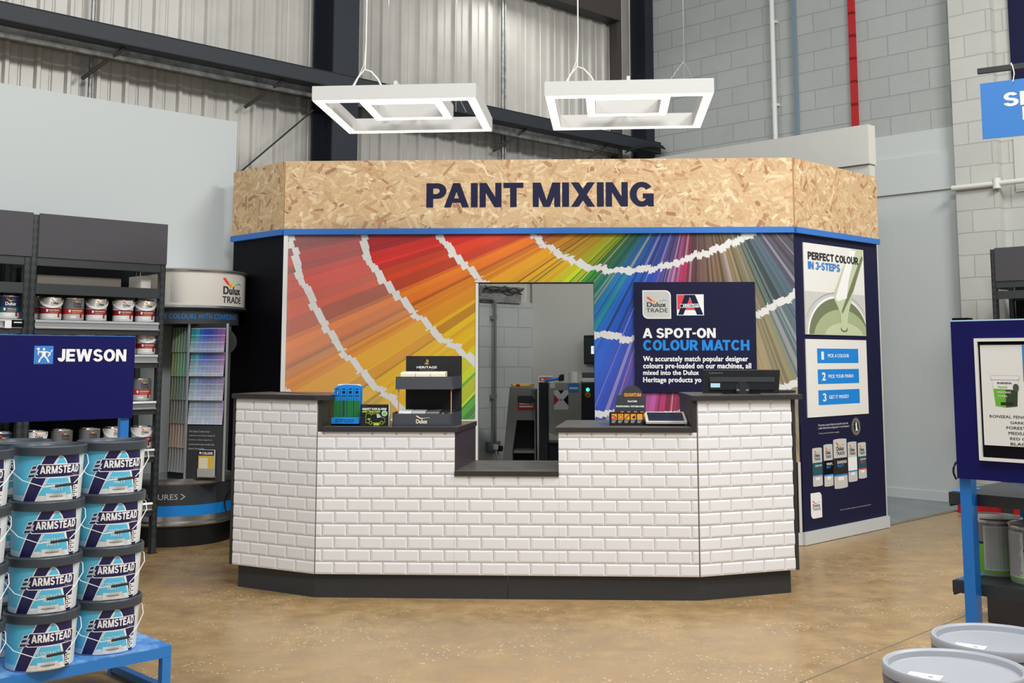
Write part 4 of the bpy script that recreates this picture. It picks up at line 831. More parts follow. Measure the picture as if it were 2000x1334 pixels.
# tinting machine on the left
fm = Frame((990-1000)/FPX*11.4, 11.4, -3)
zt_ = fm.s(1030, 758)[1]
t = thing('dispensing_machine', 'grey paint dispensing machine with sloping side and open black bay through the doorway', 'machine', (fm.o[0]-.06, fm.o[1], .0045), fm.a)
mb = MB(); mb.prismy([(.0-.02, 0), (.115, 0), (.12, .55), (.16, zt_*.72), (.335, zt_*.72), (.335, 0), (.35, 0), (.35, zt_-.02), (.30, zt_+.0), (.09, zt_+.01)], 0, .5, 'machinegrey'); mb.build('housing', t, bevel=.004)
MB().box(.12, .334, .30, .32, 0, zt_*.715, 'black').build('bay_back', t); MB().box(.13, .334, -.01, .3, .51, .535, 'machinegrey').build('shelf', t); MB().box(.13, .334, .0, .3, .1, .12, 'black').build('shelf', t)
MB().prismy([(.17, zt_*.93), (.31, zt_*.93), (.345, zt_*.89), (.31, zt_*.86), (.17, zt_*.87)], -.004, -.0002, 'charcoal').build('vent', t)
mb = MB(); ar = Art(mb, -.001); z_ = fm.s(1020, 802)[1]; ar.rrect(.17, z_, .34, z_+.12, .015, 'redpaint')
for k in range(3): ar.rect(.185, z_+.085-.028*k, .325, z_+.1-.028*k, 'offwhite')
mb.build('warning_label', t)
MB().lathe([(.02, zt_), (.02, zt_+.03), (.012, zt_+.035)], 'redpaint', 16, .17, .05).build('stop_button', t)
t2 = thing('paper_pad', 'tan pad of papers lying on top of the grey dispensing machine', 'papers', (fm.o[0]+.17, fm.o[1]+.15, zt_+.022), .1)
MB().box(-.11, .11, 0, .2, -.006, .012, 'paleyellow').build('pad', t2)
f2 = Frame((1046-1000)/FPX*11.3, 11.3, -3); zt_ = f2.s(1100, 748)[1]
t = thing('mixing_machine', 'tall grey and black paint mixing machine with green lamp beside the dispensing machine', 'machine', (*f2.o, .0045), f2.a)
MB().box(.03, .12, .0, .55, 0, zt_, 'machinedark').box(.44, .75, .0, .55, 0, zt_, 'machinedark').box(.12, .44, .2, .55, 0, zt_*.5, 'machinedark').build('cabinet', t, bevel=.004)
x0, z0, x1, z1 = f2.box(1072, 749, 1136, 851)
MB().prismy([(x0, z0+.03), (x0+.06, z0), (x1-.04, z0), (x1, z0+.04), (x1, zt_), (x0, zt_)], -.03, .2, 'machinelight').build('door', t, bevel=.004)
mb = MB(); ar = Art(mb, -.031); q = f2.box(1082, 763, 1110, 801, -.03); ar.rect(*q, 'offwhite'); a_, b_, c_, d_ = q
ar.poly([(a_, b_+.04), (a_, d_-.04), (a_+.05, (b_+d_)/2)], 'redpaint'); ar.poly([(c_, b_+.04), (c_, d_-.04), (c_-.05, (b_+d_)/2)], 'navy'); ar.poly([(a_+.04, d_), (c_-.04, d_), ((a_+c_)/2, d_-.04)], 'navy'); ar.rect(a_+.055, (b_+d_)/2-.008, c_-.055, (b_+d_)/2+.008, 'mauve')
ar.rect(*f2.box(1110, 750, 1131, 767, -.03), 'lblue'); ar.rect(*f2.box(1112, 757, 1129, 761, -.03), 'offwhite'); ar.rect(*f2.box(1074, 749, 1084, 759, -.03), 'offwhite'); mb.build('stickers', t)
ux, uz = f2.s(1148, 762); mb = MB(); mb.lathe([(.018, 0), (.018, .01)], 'led', 16); mb.v = [(ux+x, -z, uz+y) for x, y, z in mb.v]; mb.build('green_lamp', t)
ux, uz = f2.s(1148, 772); mb = MB(); mb.lathe([(.028, 0), (.028, .008), (.0281, .0081)], 'yellow', 20); mb.lathe([(.015, .008), (.015, .02)], 'redpaint', 16); mb.v = [(ux+x, -z, uz+y) for x, y, z in mb.v]; mb.build('stop_button', t)
zt2 = zt_+.0045
for nm, lab, cat, (pa, pb, pc, pd), mt_, dp in (('cardboard_box', 'small orange and white box on top of the mixing machine', 'box', (1051, 735, 1079, 748), 'orangered', .15), ('paper_roll', 'white paper roll standing on the mixing machine', 'paper roll', (1110, 727, 1128, 747), 'offwhite', 0), ('label_printer', 'black and white label printer on the mixing machine below the wall screen', 'printer', (1137, 728, 1168, 747), 'black', .2), ('hand_scanner', 'dark handheld device lying on the mixing machine behind the boxes', 'device', (1064, 734, 1102, 748), 'softblack', .08)):
    xa, za2, xb, zb2 = f2.box(pa, pb, pc, pd, .12); hh = zb2-zt2+.002; ww = xb-xa
    x_, y_ = f2.w((xa+xb)/2, .12 if nm != 'hand_scanner' else .04)
    t3 = thing(nm, lab, cat, (x_, y_, zt2), f2.a)
    if nm == 'paper_roll': mb = MB(); mb.lathe([(.02, 0), (ww/2, 0), (ww/2, hh), (.02, hh), (.02, .01)], 'offwhite', 24, caps=False); mb.build('roll', t3)
    elif nm == 'hand_scanner': mb = MB(); mb.tube([(-ww/2, 0, .015), (0, 0, .03), (ww*.25, 0, .04)], .014, 'cyanblue'); mb.build('handle', t3); MB().prismy([(ww*.2, .01), (ww*.5, .015), (ww*.5, .085), (ww*.25, .075)], -.03, .03, mt_).build('head', t3, bevel=.01)
    elif nm == 'label_printer': MB().box(-ww/2, ww/2, 0, dp, 0, hh*.45, 'offwhite').build('base', t3, bevel=.006); MB().prismx([(0, hh*.45), (dp, hh*.45), (dp, hh), (.04, hh)], -ww/2, ww/2, mt_).build('cover', t3, bevel=.006)
    else: MB().box(-ww/2, ww/2, 0, dp, 0, hh, 'offwhite').build('carton', t3); mb = MB(); ar = Art(mb, -.0005); ar.rect(-ww*.4, hh*.2, ww*.5, hh*.8, mt_); ar.rect(-ww*.3, hh*.3, -ww*.1, hh*.6, 'white'); mb.build('print', t3)
fPi = Frame(*fRP.w(0, 0), fRP.a*180/pi)
x0, z0, x1, z1 = fRP.box(1139, 655, 1166, 712, -.06); x1 = x0+.46
t = thing('wall_screen', 'black touch screen on the back room wall, cut off by the doorway edge', 'screen', (*fRP.w(x0, -.003), z0), fRP.a)
MB().box(0, .46, -.05, -.03, 0, z1-z0, 'black').build('housing', t, bevel=.003); MB().box(.15, .31, -.03, 0, .1, .2, 'softblack').build('wall_bracket', t)
mb = MB(); ar = Art(mb, -.0502); ar.rect(.02, .03, .44, z1-z0-.03, 'screen'); ar.rect(.11, (z1-z0)*.36, .30, (z1-z0)*.63, 'glowscreen'); ar.disc(.15, (z1-z0)*.53, .018, .018, 'orange'); ar.disc(.15, (z1-z0)*.53, .012, .012, 'glowscreen'); mb.build('display_picture', t)

# ------------------------------------------------------------------ paint tins (master copies with parts)
def tin_master(kind, name='paint_tin'):
    t = thing(name, 'x', 'paint tin'); r, h = (.0735, .165) if kind != 'tall' else (.066, .178)
    mb = MB(); mb.lathe([(r-.003, 0), (r, .004), (r, h-.006), (r-.002, h-.002)], 'tinsilver', 40)
    band, low, top = {'weather': ('burgundy', 'tinwhite', 'tinsilver'), 'red': ('tinred', 'tinsilver', 'tingrey'), 'white': ('burgundy', 'tinwhite', 'tinwhite'), 'navy': ('tinteal', 'tinwhite', 'tinnavy'), 'tall': ('tinred', 'tinwhite', 'tinwhite')}[kind]
    ar = Art(mb, 0, .0006, rf=lambda z: r); k = pi*r*.62
    ar.rect(-k, h*.28, k, h*.52, band); ar.rect(-k, .006, k, h*.28, low); ar.rect(-k, h*.52, k, h-.008, top) if top != 'tinsilver' else None
    ar.text('WEATHERSHIELD' if kind != 'navy' else 'Once', -.02 if kind != 'navy' else -.015, h*.40, .06 if kind != 'navy' else .045, h*.46, 'white', .02)
    ar.poly([(-.042, h*.47), (-.026, h*.47), (-.028, h*.38), (-.034, h*.34), (-.040, h*.38)], 'white')
    ar.rect(-.02, h*.33, .045, h*.355, 'lorange'); ar.rect(-.03, h*.12, .01, h*.2, 'white'); ar.rect(.04, h*.12, .055, h*.3, 'burgundy'); ar.rect(-.05, h*.08, .03, h*.1, 'printgrey')
    if kind != 'navy': ar.dulux(-.012, h*.57, .048, h*.93)
    else: ar.text('Dulux', -.03, h*.58, .04, h*.72, 'white', .03); ar.swoosh(-.025, h*.74, .04, h*.9)
    mb.build('body', t, smooth=True)
    mb = MB(); mb.lathe([(r+.0015, h-.006), (r+.003, h-.002), (r+.0015, h+.001), (r-.007, h+.001), (r-.008, h-.006), (r-.03, h-.0055)], 'chrome', 40); mb.build('lid', t, smooth=True)
    if kind in ('weather', 'white'):
        mb = MB(); pts = []; n = 14
        for i in range(n+1):
            a_ = -1.45+2.9*i/n; zc = h*.9-h*.33*sin(pi*i/n)**.8; pts.append(((r+.006)*sin(a_), -(r+.006)*cos(a_), zc))
        for p_, q_ in zip(pts, pts[1:]):
            e_ = .0085; o1 = 1.04
            mb.add([(p_[0], p_[1], p_[2]-e_), (q_[0], q_[1], q_[2]-e_), (q_[0], q_[1], q_[2]+e_), (p_[0], p_[1], p_[2]+e_), (p_[0]*o1, p_[1]*o1, p_[2]-e_), (q_[0]*o1, q_[1]*o1, q_[2]-e_), (q_[0]*o1, q_[1]*o1, q_[2]+e_), (p_[0]*o1, p_[1]*o1, p_[2]+e_)], [[4, 5, 6, 7], [0, 3, 2, 1], [0, 1, 5, 4], [3, 7, 6, 2]], 'white')
        mb.build('handle', t)
    return t
MASTER = {}
def place(kind, maker, loc, rz, label, group, first):
    if kind not in MASTER: MASTER[kind] = maker(); o = MASTER[kind]
    else: o = copy_tree(MASTER[kind])
    o.location = loc; o.rotation_euler = (0, 0, rz); o['label'] = label; o['group'] = group; return o
# ------------------------------------------------------------------ left shelving
fS = Frame(*ground(300, 1083), B1)
fS = Frame(fS.o[0]-.012, fS.o[1]+.05, B1)
fS = Frame(-2.668, 8.66, B1)
HT, HB, DR = 2.478, 2.166, .40
SH = [1.722, 1.478, 1.130, .775, .38]
def rack(name, lab, frame, bays, shelves, hdr=True, depth=DR, posts=None, names=None, slick=True):
    t = thing(name, lab, 'shelving', (*frame.o, 0), frame.a)
    done = set()
    for (a, b) in bays:
        for x_ in (a, b-.045):
            for y_ in (0, depth-.04):
                mb = MB(); mb.box(x_, x_+.045, y_, y_+.012, 0, HT-.01, 'rackgrey').box(x_, x_+.006, y_, y_+.04, 0, HT-.01, 'rackgrey').box(x_+.039, x_+.045, y_, y_+.04, 0, HT-.01, 'rackgrey'); mb.box(x_-.01, x_+.055, y_-.01, y_+.05, 0, .006, 'rackdark')
                if y_ == 0:
                    k = 0
                    while .12+k*.06 < HT-.05:
                        zz = .12+k*.06
                        mb.box(x_+.008, x_+.014, -.0008, 0, zz, zz+.03, 'black').box(x_+.030, x_+.036, -.0008, 0, zz, zz+.03, 'black'); k += 1
                mb.build('upright', t)
        if hdr: MB().box(a+.045 if a != bays[-1][0] or True else a, b-.0, -.012, -.001, HB, HT, 'headergrey').build('header_panel', t)
        MB().box(a+.045, b-.045, 0, .02, HB-.06, HB, 'rackgrey').build('beam', t); 
        for y_ in (0, depth-.02): MB().box(a+.045, b-.045, y_, y_+.02, SHB-.0, SHB+.075, 'rackgrey').build('beam', t)
        MB().box(a+.02, b-.02, .02, depth-.02, SHB+.06, SHB+.074, 'tan').build('shelf_board', t)
        for z_ in shelves:
            mb = MB(); mb.box(a+.045, b-.045, 0, depth-.01, z_-.03, z_-.001, 'rackdark'); mb.build('shelf', t)
            if slick:
                mb = MB(); mb.prismx([(-.012, z_), (-.018, z_-.014), (-.018, z_-.018), (-.006, z_-.02), (-.006, z_-.05), (-.02, z_-.053), (-.02, z_-.062), (-.002, z_-.064), (-.002, z_)], a+.047, b-.047, 'silver'); mb.build('price_rail', t)
                MB().box(a+.047, b-.047, -.002, .018, z_-.10, z_-.0645, 'rackgrey').build('beam', t)
    MB().box(bays[0][0]+.05, bays[-1][1]-.05, depth-.008, depth-.001, .1, HB, 'rackback').build('back_panel', t)
    for x_ in {bays[0][0]+.005, bays[-1][1]-.03, *[b[0]+.005 for b in bays]}:
        mb = MB()
        for zz in (.3, .9, 1.5, 2.1): mb.box(x_, x_+.02, .04, depth-.04, zz, zz+.025, 'rackgrey')
        mb.build('side_bracing', t)
    return t
SHB = 1.905
rack('shelving_unit', 'dark grey slotted steel shelving of paint tins along the left white partition', fS, [(-2.06, -1.03), (-1.03, 0)], SH)
def rk(px, Z, v=.10): # u for a tin whose centre shows at px, standing at z
    lo, hi = -3.0, .2
    for _ in range(40):
        m_ = (lo+hi)/2; x, y = fS.w(m_, v); u_ = 1000+FPX*x/(y*_c+(Z-EYE)*_s)
        if u_ < px: lo = m_
        else: hi = m_
    return lo
T_ = []
S1, S2, S3, S4 = SH[0]+.001, SH[1]+.001, SH[2]+.001, SH[3]+.001
rows = [(S1, 'top tin shelf', [(73, 'tall', 'narrow white and burgundy tin at the left end of the top tin shelf'), (99, 'weather', 'silver and burgundy tin beside the narrow tin on the top tin shelf'), (143, 'red', 'burgundy and silver tin without a handle strap, third on the top tin shelf'), (188, 'weather', 'silver tin with a slanting white strap, fourth on the top tin shelf'), (240, 'white', 'pale tin after the gap, fifth on the top tin shelf'), (283, 'weather', 'last tin by the right upright on the top tin shelf'), (16, 'navy', 'navy and teal tin at the far left on the shelf with a price card')]),
        (S2, 'second tin shelf', [(81, 'weather', 'tin top peeking over the navy shop sign, leftmost after the upright'), (121, 'red', 'tin top peeking over the navy shop sign, second after the upright'), (164, 'white', 'tin top peeking over the shop sign above the shop lettering W'), (206, 'weather', 'tin top peeking over the shop sign, fourth after the upright'), (245, 'red', 'tin top peeking over the right corner of the shop sign'), (285, 'white', 'whole tin right of the shop sign corner on the second tin shelf'), (13, 'white', 'tin top peeking over the shop sign at the far left')]),
        (S3, 'third tin shelf', [(275, 'red', 'lone tin without strap right of the shop sign on the third tin shelf')]),
        (S4, 'fourth tin shelf', [(68, 'white', 'tin with white strap under the shop sign, above the front bucket stack'), (120, 'red', 'red and silver tin without strap under the shop sign, left of the other red tin'), (174, 'red', 'red and silver tin without strap under the shop sign, above the gap between buckets'), (222, 'white', 'tin with white strap under the shop sign beside the blue leg'), (276, 'white', 'tin with white strap right of the blue sign leg on the fourth shelf'), (3, 'navy', 'white and navy tub at the far left under the shop sign')])]
for zs, nm, lst in rows:
    for px, kd, lab in lst:
        o = place('tin_'+kd, lambda kd=kd: tin_master(kd), (0, 0, 0), 0, lab, 'paint tins on the left shelving', True); u_ = rk(px, zs+.08)
        vv = .27 if kd == 'tall' else .10; o.location = (*fS.w(rk(px, zs+.08, vv), vv), zs)
        x, y = fS.w(u_, .1); o.rotation_euler = (0, 0, math.atan2(-x, y)+.15 if kd != 'x' else 0)
t = thing('price_card', 'small white and black price card clipped to the shelf edge at the far left', 'price card', (*fS.w(rk(22, S1-.04, -.02), -.0215), S1-.062), fS.a)
MB().box(-.045, -.0, -.003, 0, -.003, .05, 'white').box(.0, .085, -.003, 0, .005, .055, 'navy_deep').build('card', t); mb = MB(); ar = Art(mb, -.003); ar.text('14.5', .015, .03, .07, .046, 'white', .03) if False else ar.rect(.015, .034, .07, .042, 'white'); mb.build('printed_mark', t)
# packs lying on the top beam shelf
for a_, b_, mt_, lab in ((-.93, -.30, 'packgrey', 'flat grey pack lying on the high shelf above the tins'), (-.14, -.06, 'offwhite', 'small white box at the right end of the high shelf')):
    t = thing('cardboard_box', lab, 'box', (*fS.w(a_, .12), SHB+.0755), fS.a); MB().box(0, b_-a_, 0, .2, 0, .07 if mt_ == 'packgrey' else .10, mt_).build('carton', t); MB().box(0, b_-a_, .09, .11, .0701 if mt_ == 'packgrey' else .1001, .0706 if mt_ == 'packgrey' else .1006, 'kraft').build('tape', t)

# ------------------------------------------------------------------ colour tower (big half drum)
Ctx, Cty, rad = -2.74, 9.36, .47
t = thing('colour_tower', 'round grey colour card tower with drum base and drum-shaped header behind the shelving', 'display stand', (Ctx, Cty, 0), R(B1-B1))
nx_, ny_ = -.701, .713                   # towards the partition
def dpoly(r, cut=.34, n=64):
    out = []
    for i in range(n):
        a_ = 2*pi*i/n; x, y = r*cos(a_), r*sin(a_); d_ = x*nx_+y*ny_
        if d_ <= cut: out.append((x, y))
        else: out.append((x-nx_*(d_-cut), y-ny_*(d_-cut)))
    return out
def dloft(prof, mts, name, parent=t):
    mb = MB(); rings = [[(x, y, z) for x, y in dpoly(r)] for r, z in prof]; n = 64
    for i in range(len(prof)-1): mb.add(rings[i]+rings[i+1], [[j, (j+1) % n, n+(j+1) % n, n+j] for j in range(n)], mts[i] if isinstance(mts, list) else mts)
    mb.poly(rings[0][::-1], mts[0] if isinstance(mts, list) else mts); mb.poly(rings[-1], mts[-1] if isinstance(mts, list) else mts); return mb.build(name, parent, smooth=True)
zz = lambda py: at_depth(345, py, Cty-rad)[2]
zB0, zB1, zB2, zB3 = .16, zz(1012), zz(992), zz(948)
dloft([(rad-.02, 0), (rad-.02, .155)], 'black', 'plinth')
dloft([(rad, .155), (rad+.01, .165), (rad+.01, .18), (rad-.004, .195), (rad-.004, zz(1010))], 'silver', 'drum_lower')
dloft([(rad-.003, zz(1010)), (rad-.003, zz(989))], 'cyanblue', 'drum_stripe')
dloft([(rad-.004, zz(989)), (rad-.004, zz(950)), ], 'charcoal', 'drum_upper')
dloft([(rad-.004, zz(950)), (rad+.008, zz(947)), (rad+.012, zz(941)), (rad-.01, zz(937)), (rad-.04, zz(939))], 'silver', 'drum_rim')
rf = lambda z: rad-.003
def thp(px, r_=rad):     # angle on the drum for an image column
    best = min((abs(1000+FPX*(Ctx+r_*sin(a_))/(Cty-r_*cos(a_))-px), a_) for a_ in [i*.01-1.6 for i in range(320)]); return best[1]*r_
mb = MB(); ar = Art(mb, 0, .001, rf=lambda z: rad-.003)
ar.text('OUR FUTURES', thp(262), zz(977), thp(360), zz(966), 'printgrey', .0); ar.line([(thp(366), zz(966)), (thp(373), zz(971.5)), (thp(366), zz(977))], .006, 'printgrey')
ar.text('FURTHER INFORMATION', thp(250), zz(1024.5), thp(353), zz(1019.5), 'printdark', .0); ar.text('.CO.UK', thp(308), zz(1031.5), thp(331), zz(1026.5), 'softblack', .02)
for i in range(9):
    for j in range(9):
        s_ = .0012+.0028*i/9*(1-abs(j-4)/9); x_ = thp(400)+i*.017; z_ = zz(985)+j*.0155
        if s_ > .0014: ar.rect(x_-s_, z_-s_, x_+s_, z_+s_, 'standblue')
mb.build('drum_lettering', t)
hz = lambda py: at_depth(345, py, Cty-rad)[2]
h0, h1 = hz(603), hz(524); rH = .515
dloft([(rH-.05, hz(632)), (rH-.05, h0)], 'charcoal', 'header_collar')
dloft([(rH-.05, h0-.001), (rH, h0+.006), (rH+.012, h0+.012), (rH, h0+.03), (rH-.006, h0+.032), (rH-.006, h1-.03), (rH+.006, h1-.024), (rH+.012, h1-.012), (rH, h1)], ['silver']*4+['tinpale']+['silver']*3, 'header_drum')
mb = MB(); ar = Art(mb, 0, .001, rf=lambda z: rH-.006); th2 = lambda px: thp(px, rH-.006)*1.0
ar.dulux(th2(434), hz(589), th2(470), hz(539)); mb.build('header_logo', t); mb = MB(); ar = Art(mb, 0, .001, rf=lambda z: rH-.006)
for i in range(12):
    for j in range(15):
        s_ = .0048*(1-i/12)*min(1, (j+3)/9)*(1-.5*max(0, j-11)/4)
        s_ = .0048*(1-i/12)*(1-j/20)
        if s_ > .0009: x_ = th2(334)+i*.014; z_ = h0+.06+j*.0155; ar.rect(x_-s_, z_-s_, x_+s_, z_+s_, 'mauve')
mb.build('halftone_dots', t)
mb = MB(); ar = Art(mb, 0, .001, rf=lambda z: rH-.05); ar.text('CHOOSE COLOURS WITH CONFIDENCE', thp(285, rH-.05), hz(622), thp(462, rH-.05), hz(612), 'cyanblue', .01); mb.build('collar_lettering', t)
# middle column of card racks
fT = Frame(*[c for c in at_depth(366, 800, 9.0)[:2]], -14); zlo, zhi = zz(939)-.005, hz(632)+.002
def tl(x, y): return x-Ctx, y-Cty
p0 = fT.o; p1 = fT.w(.335, 0); fT2 = Frame(p0[0]-.21*cos(R(38)), p0[1]+.21*sin(R(38))*1.0, -38)
ang = R(-38); pL = (p0[0]-.235*cos(ang), p0[1]-.235*sin(ang))
mb = MB(); mb.prism([tl(*pL), tl(*p0), tl(*p1), tl(p1[0]-.10, p1[1]+.3), tl(pL[0]+.02, pL[1]+.1)], zlo, zhi, 'rackdark'); mb.build('core', t)
for p_ in (p0, p1):
    mb = MB(); x_, y_ = tl(*p_); mb.box(x_-.009, x_+.009, y_-.022, y_-.0005, zlo, zhi, 'silver'); mb.build('frame_edge', t)
fRk = Frame(p0[0], p0[1], -14); rk2 = random.Random(9)
cols = ['#1f7f86', '#2a8fa6', '#1f5fb0', '#2148a8', '#2a3f98', '#4a4a98', '#6c4f98', '#8f4f96']
zz2 = lambda py: fRk.s(405, py, -.02)[1]
tiers = [(641, 688), (689, 735), (737, 782), (783, 829)]
for ti, (ya, yb) in enumerate(tiers):
    z1_, z0_ = zz2(ya), zz2(yb); mb = MB(); mb.M = Matrix.Translation((*tl(*p0), 0)) @ Matrix.Rotation(R(-14), 4, 'Z'); nr = 7 if ti < 3 else 6
    for r_ in range(nr):
        zt = z1_-(z1_-z0_)*r_/nr; zb = z1_-(z1_-z0_)*(r_+1)/nr; yy = -.004-.0035*r_
        for c_ in range(8):
            col = lin(cols[c_])[:3]; p_ = max(0, min(.93, [-.1, .05, .12, .3][ti]+(r_/nr)**1.2*.72)); gy = [0, .0, .35, .35][ti]; gm = sum(col)/3
            col = [(gm*1.4*gy+c*(1-gy))*(1-p_)+(.66, .72, .80)[i]*p_ for i, c in enumerate(col)]
            x_ = .018+c_*.0375; mb.poly([(x_, yy, zb), (x_+.0365, yy, zb), (x_+.0365, yy, zt), (x_, yy, zt)], 'print_attr', (*[c*rk2.uniform(.9, 1.1) for c in col], 1))
        mb.poly([(.018, yy-.0035, zb), (.318, yy-.0035, zb), (.318, yy, zb), (.018, yy, zb)], 'print_attr', (.5, .5, .52, 1)); mb.poly([(.018, yy-.0002, zt-.003), (.318, yy-.0002, zt-.003), (.318, yy-.0002, zt), (.018, yy-.0002, zt)], 'print_attr', (.7, .75, .8, 1)) if r_ % 2 == 0 else None
    mb.build('swatch_tier', t)
lc = [['#5f6b35', '#6b8a45', '#5f8f55', '#3f7a4c', '#2f6a4a', '#2c5f56'], ['#7a8a3a', '#5f8f45', '#6a9a55', '#4f9a66', '#3f8a6a', '#3f7a76'], ['#5f6a40', '#5f7050', '#4f6a4c', '#3f6a55', '#4f6a64', '#48605e'], ['#6f6f5a', '#7a7c68', '#6a7066', '#62706a', '#5f6c6a', '#586462'], ['#a08a70', '#b39a80', '#9f8a76', '#a8968a', '#9a8a80', '#8f7f78'], ['#8a8a80', '#8f8f88', '#85888a', '#8a8e92', '#80858a', '#7a8086']]
yt = [(640, 688), (689, 735), (736, 781), (782, 827), (828, 874), (875, 922)]
fLk = Frame(*pL, -38)
for ti, (ya, yb) in enumerate(yt):
    z1_, z0_ = fLk.s(345, ya)[1], fLk.s(345, yb)[1]; mb = MB(); mb.M = Matrix.Translation((*tl(*pL), 0)) @ Matrix.Rotation(R(-38), 4, 'Z')
    for c_ in range(6):
        col = lin(lc[ti][c_]); x_ = .012+c_*.036; mb.poly([(x_, -.003, z0_), (x_+.021, -.02, z0_), (x_+.023, -.012, z1_), (x_, -.003, z1_)], 'print_attr', col)
        mb.poly([(x_+.021, -.02, z0_), (x_+.034, -.003, z0_), (x_+.034, -.003, z1_), (x_+.023, -.012, z1_)], 'print_attr', (*[c*.8+.12 for c in col[:3]], 1))
        mb.poly([(x_, -.003, z0_), (x_+.034, -.003, z0_), (x_+.021, -.02, z0_)], 'print_attr', col)
    mb.build('swatch_tier', t)
mb = MB(); mb.M = Matrix.Translation((*tl(*p0), 0)) @ Matrix.Rotation(R(-14), 4, 'Z'); zpt, zpb = zz2(831), zlo; mb.box(.01, .335, -.014, -.0005, zpb, zpt, 'charcoal'); mb.build('text_panel', t)
mb = MB(); mb.M = Matrix.Translation((*tl(*p0), 0)) @ Matrix.Rotation(R(-14), 4, 'Z'); ar = Art(mb, -.0145)
for k, (b_, wd) in enumerate((('The Dulux Trade colour', .75), ('collection has been designed', .92), ('by Dulux colour experts to', .83), ('include both new trends and', .9), ('classic favourites.', .58))): ar.text(b_, .03, zpt-.055-.033*k, .03+.27*wd*.9, zpt-.04-.033*k, 'printgrey', .008)
mb.build('text_lettering', t)
mb = MB(); mb.lathe([(.105, 0), (.105, .012)], 'charcoal', 40); cx_, cz_ = at_depth(437, 668, 9.09)[0]-Ctx, at_depth(437, 668, 9.09)[2]; mb.v = [(cx_+x, 9.08-Cty+z, cz_+y) for x, y, z in mb.v]; mb.build('round_side_disc', t)
x_, y_ = fRk.w(.20, -.05)
tL = thing('colour_leaflets', 'yellow room colour leaflets in a clear holder on the front of the colour tower', 'leaflets', (x_, y_, zz2(930)), R(-14))
lh = zz2(878)-zz2(930); MB().box(-.062, .07, 0, .022, .004, lh, 'offwhite').build('leaflet_block', tL)
mb = MB(); ar = Art(mb, -.0005); ar.rect(-.062, .01, .07, lh-.004, 'paleyellow'); ar.rect(-.062, lh*.78, .07, lh-.002, 'softblack'); ar.text('COLOUR', -.03, lh*.82, .06, lh*.92, 'white', .04); ar.rect(-.055, lh*.84, -.038, lh*.92, 'white'); ar.rect(-.055, lh*.3, .02, lh*.7, 'cream'); ar.rect(-.05, .02, .03, lh*.25, 'offwhite'); ar.rect(.01, .04, .05, lh*.3, 'kraft'); mb.build('cover_print', tL)
MB().box(-.066, .074, -.006, -.003, -.004, lh*.3, 'grille').box(-.066, .074, -.006, .034, -.006, .0, 'grille').build('holder', tL)
mb = MB(); P = []
for i in range(13): s_ = i/12; P.append(at_depth(451-12*sin(pi*s_)*1.2+4*s_, 955+62*s_, 9.07))
mb.tube(P, .008, 'cable'); o = mb.build('power_cable', smooth=True); tag(o, 'black cable hanging between the colour tower drum and the tiled counter', 'cable')

# ------------------------------------------------------------------ bucket stand with shop sign (left foreground)
ZP = .21
c_ = ground(335, 1259, ZP); fJ = Frame(*c_, B1)
t = thing('display_stand', 'bright blue steel display platform carrying stacked paint buckets, lower left', 'display stand', (*fJ.o, 0), fJ.a)
LJ, DJ = 1.6, .52
MB().box(-LJ, 0, 0, DJ, ZP-.006, ZP, 'bluetop').build('platform_top', t)
MB().box(-LJ, 0, 0, .035, ZP-.05, ZP-.0065, 'standblue').box(-LJ, 0, DJ-.035, DJ, ZP-.05, ZP-.0065, 'standblue').box(-.035, 0, .036, DJ-.036, ZP-.05, ZP-.0065, 'standblue').build('platform_rail', t)
for x_ in (-.04, -.64, -1.24):
    MB().box(x_, x_+.04, 0, .035, 0, ZP-.051, 'standblue').build('leg', t)
MB().box(-.04, 0, DJ-.035, DJ, 0, ZP-.051, 'standblue').build('leg', t)
MB().box(-.038, -.002, .036, DJ-.036, .01, .04, 'standblue').build('floor_bar', t)
fSg = Frame(*ground(236, 1219, ZP), B1)
def lc_(fr, u, v): x, y = fr.w(u, v); dx, dy = x-fJ.o[0], y-fJ.o[1]; return dx*fJ.d[0]+dy*fJ.d[1], dx*fJ.n[0]+dy*fJ.n[1]
pu, pv = lc_(fSg, 0, 0)
for x_ in (pu-.02, pu-1.25): MB().box(x_-.02, x_+.022, pv+.0, pv+.03, ZP+.0005, 1.5, 'legblue').build('sign_post', t)
sx1 = fSg.s(263, 700, -.012)[0]; zA, zBt = fSg.s(263, 658, -.012)[1], fSg.s(257, 816, -.012)[1]
bd = MB(); bd.box(pu-1.4, pu+sx1, pv-.012, pv-.0005, zBt, zA, 'royal').box(pu-1.4, pu+sx1, pv-.012, pv-.0005, zA+.0002, zA+.003, 'brandblue'); bo = bd.build('sign_board', t)
mb = MB(); ar = Art(mb, pv-.0125); QJ = lambda a, b, c, d: tuple(v_+(pu if i % 2 == 0 else 0) for i, v_ in enumerate(fSg.box(a, b, c, d, -.0125)))
ar.text('JEWSON', *QJ(112, 705.5, 247, 681.5)[0:1], fSg.s(180, 706, -.0125)[1], QJ(112, 705.5, 247, 681.5)[2], fSg.s(180, 682, -.0125)[1], 'white', .055, .0); mb.build('lettering', bo)
mb = MB(); ar = Art(mb, pv-.0125); a0, a1 = fSg.s(66.5, 690, -.0125)[0]+pu, fSg.s(104, 690, -.0125)[0]+pu; b0, b1 = fSg.s(85, 711, -.0125)[1], fSg.s(85, 675.5, -.0125)[1]
ar.rect(a0, b0, a1, b1, 'brandblue'); S_ = lambda *pp: [(a0+(a1-a0)*x, b0+(b1-b0)*y) for x, y in pp]; wl = (a1-a0)*.085
